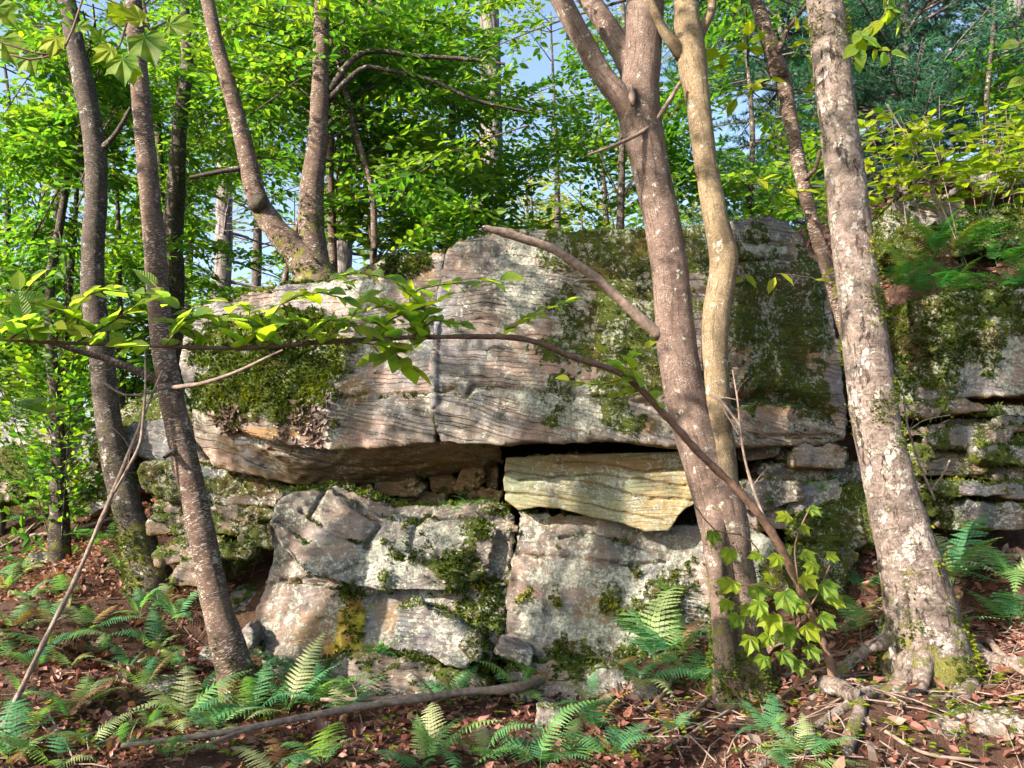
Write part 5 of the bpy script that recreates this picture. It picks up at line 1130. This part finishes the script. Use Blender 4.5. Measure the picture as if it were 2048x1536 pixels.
def fern(base, size, n, label, group=None, dark=False, face=None, spread=3.14):
    root = empty('fern', base, label, 'fern', group)
    a0 = random.uniform(0, 6.28)
    for k in range(n):
        o = bpy.data.objects.new('frond', random.choice(FRB if random.random() < .08 else (FRD if dark else FR))); COL.objects.link(o); o.parent = root
        az = a0 + 6.283 * k / n + random.uniform(-.4, .4) if face is None else face + random.uniform(-spread, spread)
        sz = size * random.uniform(.7, 1.55)
        o.rotation_euler = (random.uniform(-.3, .3), -random.uniform(.2, 1.0), az)
        o.scale = (sz, sz * random.uniform(.85, 1.1), sz)
    return root
ORD = ['first', 'second', 'third', 'fourth', 'fifth', 'sixth', 'seventh', 'eighth', 'ninth', 'tenth', 'eleventh', 'twelfth']
def fern_rows(spots, rows, size, nf, what, group, dark=False, y0=2.6):
    spots = sorted(spots, key=lambda q: -q[1]); m = math.ceil(len(spots) / rows)
    for r in range(rows):
        line = sorted(spots[r * m:(r + 1) * m])
        for k, (a, b) in enumerate(line):
            rn = '' if rows == 1 else ' in the %s row' % (['front', 'back'] if rows == 2 else ['front', 'second', 'third', 'fourth', 'back'][:rows - 1] + ['back'])[r]
            g = on_ground(a, b, y0)
            if y0 > 5: fern(g + Vector((0, -.05, .05)), random.uniform(*size), random.randint(*nf), what % (ORD[k], rn), group, dark, -1.57, 1.7)
            else: fern(g, random.uniform(*size), random.randint(*nf), what % (ORD[k], rn), group, dark)
fern_rows([(60, 1205), (130, 1195), (240, 1150), (180, 1265), (30, 1270), (95, 1305), (330, 1215), (352, 1250), (140, 1345), (255, 1345), (200, 1315), (40, 1400), (165, 1420), (290, 1385), (350, 1345), (65, 1465), (130, 1445), (175, 1500), (245, 1500), (300, 1465), (110, 1545), (20, 1330), (280, 1240), (15, 1180), (100, 1250), (310, 1310), (50, 1150), (330, 1420), (20, 1540), (75, 1340)],
          5, (.18, .36), (4, 7), '%s lacy fern from left%s of the bed by the leaning trunk', 'ferns in the bed left of the leaning trunk')
fern_rows([(365, 1455), (390, 1400), (505, 1440), (575, 1435), (600, 1400), (640, 1420), (690, 1420), (560, 1560), (645, 1540), (450, 1450), (690, 1440), (600, 1370), (430, 1470), (340, 1530)],
          2, (.24, .42), (5, 8), '%s green fern from left%s before the split boulder', 'ferns in front of the split boulder')
fern_rows([(870, 1525), (900, 1410), (970, 1530), (1185, 1420), (1195, 1470), (1225, 1525), (1130, 1535), (1080, 1545), (850, 1550), (1040, 1400)],
          2, (.25, .34), (5, 7), '%s green fern from left%s by the long fallen branch', 'ferns below the fallen branch')
fern_rows([(40, 1030), (15, 985), (90, 1010), (170, 1040), (60, 965), (225, 1090), (5, 1060)], 1, (.3, .42), (5, 6), '%s shaded fern from left%s in the far left clearing', 'ferns in the far left clearing', True)
for a, b, s, n, lab in [(440, 1165, .28, 5, 'small fern growing between leaning trunk and layered ledge'), (480, 1150, .26, 5, 'fern at the dark ledge beside the split boulder'), (1310, 1330, .42, 7, 'tall upright fern against the lichen boulder'), (1350, 1330, .36, 6, 'fern left of the forked trunk root'), (1275, 1390, .30, 6, 'pale sunlit fern below the lichen boulder'), (1390, 1380, .32, 5, 'bleached fern beside the forked trunk root'),
                        (1570, 1310, .30, 6, 'bright fern right of the forked trunk root'), (1720, 1280, .26, 6, 'fern left of the mottled trunk foot'), (1725, 1190, .22, 5, 'fern above the stones left of the mottled trunk'), (1640, 1190, .2, 5, 'shaded fern behind the broad-leaved seedling'), (1905, 1180, .40, 8, 'lush fern right of the mottled trunk'), (2030, 1190, .38, 7, 'lush fern cut by the right edge above its neighbour'), (2020, 1260, .34, 7, 'spreading fern at the right edge above the roots'),
                        (1880, 1310, .24, 5, 'feathery fern in front of the mottled trunk foot'), (1545, 1480, .2, 6, 'feathery fern seedling on the red leaf litter'), (1610, 1530, .22, 5, 'fern leaning over the roots at the lower edge'), (1580, 1560, .22, 4, 'pale fern tip at the bottom edge right of centre'), (1350, 1470, .16, 4, 'tiny fern left of the red leaf litter')]:
    fern(on_ground(a, b), s * 1.25, n + 1, lab)
for a, b, Y, s, n, lab in [(905, 1025, 5.5, .16, 5, 'small fern rooted on the mossy shelf under the overhang'), (935, 1018, 5.55, .14, 5, 'small fern beside another on the mossy shelf'), (755, 1320, 5.05, .22, 5, 'dark fern under the tilted block'), (1330, 1180, 5.25, .14, 4, 'bleached little fern on the face of the lichen boulder'), (1640, 985, 5.2, .18, 4, 'dim fern on the stones behind the mottled trunk'), (1060, 1360, 5.0, .24, 5, 'fern at the crack foot between the lower boulders'), (605, 1090, 5.28, .08, 4, 'tiny fern on the split boulder face')]:
    fern(P(a, b, Y), s, n, lab, dark=True, face=-1.57, spread=1.4)
GB = 'ferns crowding the bank above the mossy boulder'
fern_rows([(random.uniform(1770, 2100), random.uniform(455, 590)) for k in range(24)], 3, (.28, .42), (5, 7), '%s dark fern from left%s on the bank above the moss-draped boulder', GB, True, 5.6)

for k, a in enumerate((1790, 1830, 1875, 1915, 1960, 2000, 2045, 2090)):
    v = P(a, random.uniform(585, 600), random.uniform(5.95, 6.15))
    fern(v, random.uniform(.26, .36), 5, '%s dark fern from left along the top edge of the moss-draped boulder' % ORD[k], 'ferns along the boulder top', True, -1.57, 1.7)

# ------------------------------------------------------------------ sticks on the ground
def stick(label, paths, mat='dead_wood', lift=.03, name='fallen_branch', ground_it=True):
    first = None; built = []
    for path in paths:
        p, r = [], []
        for a, b, w, *yy in path:
            v = on_ground(a, b) if not yy else P(a, b, yy[0]); rad = M(w, v.y) / 2 * .68
            if not yy: v.z += rad * .7 + lift
            p.append(v); r.append(rad)
        built.append((p, r))
    root = empty(name, built[0][0][0], label, 'branch')
    for k, (p, r) in enumerate(built):
        stem_part(root, 'stem' if k == 0 else 'side_branch', p, r, mat, 9, .02, .22)
        for j in range(3 if len(p) > 3 else 1):
            i = random.randrange(1, len(p)); a = Vector(p[i]).lerp(p[i - 1], random.random()); t = (Vector(p[i]) - Vector(p[i - 1])).normalized()
            dv = (t * random.uniform(-.6, .9) + Vector((random.uniform(-1, 1), random.uniform(-.6, .6), random.uniform(.1, .9)))).normalized(); L = random.uniform(.04, .22)
            stem_part(root, 'twig', [a, a + dv * L * .5 + Vector((0, 0, .01)), a + dv * L + Vector((random.uniform(-.03, .03), 0, .01))], [r[i] * .35, r[i] * .25, r[i] * .12], mat, 5, .03, .1)
stick('long fallen branch lying across the lower middle of the ground', [[(1150, 1372, 30), (1090, 1395, 30), (1030, 1415, 28), (930, 1422, 20), (830, 1438, 22), (740, 1452, 22), (600, 1477, 20), (450, 1507, 17), (240, 1540, 13)], [(1030, 1412, 18), (900, 1425, 15), (760, 1434, 13), (640, 1436, 11)], [(540, 1488, 14), (460, 1515, 11), (380, 1545, 9)]], lift=.09)
stick('long thin stick slanting down the red leaf litter', [[(1945, 1235, 9), (1800, 1290, 9), (1640, 1335, 10), (1480, 1425, 9), (1330, 1515, 8)]])
stick('thin forked stick leaning against the leaning trunk', [[(5, 1455, 13, 4.05), (80, 1300, 14, 4.2), (150, 1160, 13, 4.35), (215, 1010, 12, 4.48), (268, 880, 10, 4.58), (300, 800, 7, 4.62), (325, 740, 5, 4.66)], [(228, 985, 9, 4.5), (275, 900, 9, 4.55), (285, 850, 8, 4.57), (291, 770, 7, 4.6), (290, 700, 4, 4.62)]], name='leaning_stick')
stick('thin stick leaning in front of the stones right of the forked trunk', [[(1662, 1330, 11, 4.2), (1600, 1190, 10, 4.3), (1530, 1040, 10, 4.42), (1490, 920, 8, 4.5), (1475, 800, 6, 4.55), (1465, 740, 4, 4.56)], [(1478, 870, 5, 4.5), (1440, 800, 4, 4.5), (1480, 800, 3, 4.45)]], name='leaning_stick')
stick('bare reddish twig standing in front of the layered stack', [[(1870, 1000, 7, 4.6), (1840, 930, 7, 4.6), (1815, 850, 6, 4.6), (1805, 780, 4, 4.6)], [(1862, 980, 6, 4.6), (1885, 950, 6, 4.55), (1900, 920, 6, 4.5)], [(1818, 860, 4, 4.6), (1850, 840, 3, 4.6), (1900, 830, 3, 4.6)]], name='bare_twig')
for k, (pa_, lab) in enumerate([([(0, 1110, 10), (40, 1085, 10), (70, 1060, 8)], 'short dark stick on the leaves at the left edge'), ([(60, 1090, 12), (150, 1070, 12), (230, 1045, 12)], 'low dark stick behind the fern bed'), ([(95, 1440, 6), (130, 1500, 5), (150, 1545, 4)], 'thin pale twig at the lower left corner'), ([(1350, 1480, 12), (1420, 1410, 12), (1500, 1350, 10)], 'pale stick beside the red leaf litter'),
                                ([(1980, 1300, 20), (2030, 1350, 18), (2070, 1380, 16)], 'grey stick at the right edge among roots'), ([(1770, 1480, 10), (1850, 1530, 10), (1960, 1545, 9)], 'curved pale root-like stick at the lower right'), ([(1440, 1360, 8), (1540, 1310, 8), (1640, 1270, 7)], 'thin twig under the broad-leaved seedling'), ([(1290, 1440, 12), (1330, 1400, 12), (1365, 1330, 12)], 'pale upright stub beside the bleached fern'),
                                ([(1650, 1395, 46), (1680, 1402, 50), (1712, 1418, 44)], 'short mossy log stub among the roots'), ([(700, 1330, 6), (712, 1400, 6), (725, 1470, 5)], 'thin dry stalk in front of the split boulder')]):
    stick(lab, [pa_], 'dead_wood' if k != 8 else 'bark_mottled', name='stick' if k != 8 else 'log')

# ------------------------------------------------------------------ litter and small growth
m_ = 5200
ux = RNG.uniform(-11, -2.6, m_); uy = RNG.uniform(7.2, 17, m_); cl = fbm(np.stack([ux, uy, ux * 0], 1) * .9, 3)
uk = cl > -.05; ux, uy, cl = ux[uk], uy[uk], cl[uk]; m_ = len(ux)
uz = height(ux, uy) + RNG.random(m_) ** 1.6 * (.25 + .9 * np.clip(cl, 0, 1))
ud = RNG.normal(0, 1, (m_, 3)); ud[:, 2] -= .2; un_ = RNG.normal(0, .5, (m_, 3)); un_[:, 2] += 1
tag(obj('undergrowth', stamp(LEAF_LOW, np.stack([ux, uy, uz], 1), ud, un_, RNG.uniform(.07, .14, m_), np.clip(RNG.normal(.5, .25, m_), 0, 1), 'undergrowth'), MAT['leaf_green']), 'low leafy undergrowth covering the far left clearing', 'undergrowth', kind='stuff')
lx = RNG.uniform(-12, -2.4, 16000); ly = RNG.uniform(6.5, 18, 16000)
ld = RNG.normal(0, 1, (16000, 3)); ld[:, 2] *= .3; l_n = RNG.normal(0, .4, (16000, 3)); l_n[:, 2] += 1
tag(obj('fallen_leaves', stamp(DEAD, np.stack([lx, ly, height(lx, ly) + .01], 1), ld, l_n, RNG.uniform(.05, .10, 16000), RNG.beta(2, 2.4, 16000), 'fallen_leaves'), MAT['litter']), 'brown fallen leaves on the far left slope', 'leaf litter', kind='stuff')
n = 85000
xs = RNG.uniform(-5.2, 4.6, n); ys = 2.7 + 7 * RNG.random(n) ** 1.5
zs = height(xs, ys)
keep = ~((ys > 5.6) & (xs > -2.2)) | ((xs > 2.6) & (ys > 6))
keep &= fbm(np.stack([xs, ys, xs * 0], 1) * 2.1 + 4, 4) + RNG.uniform(-.55, .55, len(xs)) > -.12
xs, ys, zs = xs[keep], ys[keep], zs[keep]; n = len(xs)
d = RNG.normal(0, 1, (n, 3)); d[:, 2] *= .35
nn = RNG.normal(0, .6, (n, 3)); nn[:, 2] += 1
patch = fbm(np.stack([xs, ys, zs * 0], 1) * 1.2, 3)
tag(obj('leaf_litter', stamp(DEAD, np.stack([xs, ys, zs + RNG.uniform(.0, .03, n)], 1), d, nn, RNG.uniform(.018, .05, n) * RNG.choice([1, 1, 1.4, 2.2], n), np.clip(RNG.beta(2, 2.4, n) + .25 * patch + .18 * (xs > 1.0), 0, 1), 'leaf_litter'), MAT['litter']), 'reddish brown dead leaves covering the forest floor', 'leaf litter', kind='stuff')  # tint raised on the right paints sunlit pink into the leaf colour
tw = Stem()
for k in range(1000):
    x = random.uniform(-4.8, 4.2); y = 2.8 + 4.5 * random.random() ** 1.4
    if y > 5.5 and x > -2: continue
    if k > 520: x = random.uniform(.6, 3.6); y = random.uniform(2.9, 4.7)
    a = random.uniform(0, 6.28); L = random.uniform(.08, .38)
    pts = []
    for f in (-.5, 0, .5):
        qx, qy = x + math.cos(a) * L * f, y + math.sin(a) * L * f + random.uniform(-.015, .015); pts.append((qx, qy, hz(qx, qy) + random.uniform(.012, .05)))
    w = random.uniform(.0015, .005); tw.add(pts, [w, w, w * .6], seg=4, rough=0, raw=True)
tag(obj('twig_litter', tw.mesh('twig_litter'), MAT['dead_wood']), 'fine dry twigs strewn over the dead leaves', 'twigs', kind='stuff')
# little green seedlings among the litter
sp, sdv, snn, ssz, stt = [], [], [], [], []
for k in range(260):
    if k < 150: a, b = random.uniform(1150, 2048), random.uniform(1330, 1536)
    else: a, b = random.uniform(0, 1150), random.uniform(1380, 1536)
    g = on_ground(a, b)
    for j in range(random.randint(2, 4)):
        az = random.uniform(0, 6.28)
        sp.append((g.x, g.y, g.z + random.uniform(.03, .06))); sdv.append((math.cos(az), math.sin(az), .2)); snn.append((random.gauss(0, .2), random.gauss(0, .2), 1)); ssz.append(random.uniform(.025, .05)); stt.append(random.random())
tag(obj('ground_seedlings', stamp(LEAF_LOW, sp, sdv, snn, ssz, stt, 'ground_seedlings'), MAT['leaf_yellow']), 'tiny green seedlings dotted over the dead leaves', 'seedlings', kind='stuff')
# curled brown rock tripe lichen on the mossy slab
o, cv, nv = ROCKS['upper sandstone slab with thick green moss patch and curved overhanging underside']
m = np.maximum(ellmask(cv[:, 0], cv[:, 2], [(620, 845, 45, 45), (450, 840, 34, 26), (575, 868, 24, 16)], 5.6), 0) * (nv[:, 1] < -.2) * (cv[:, 1] < 5.9)
idx = RNG.choice(len(cv), 280, p=m / m.sum())
n_ = len(idx); dd = RNG.normal(0, 1, (n_, 3)); dd -= nv[idx] * (dd * nv[idx]).sum(1, keepdims=True) * .85
tag(obj('rock_tripe', stamp(DEAD, cv[idx] - np.array(o.location) + nv[idx] * .012, dd, nv[idx] + RNG.normal(0, .35, (n_, 3)), RNG.uniform(.03, .065, n_), RNG.random(n_), 'rock_tripe'), MAT['tripe'], o), kind='stuff', label='curled brown leafy lichen')
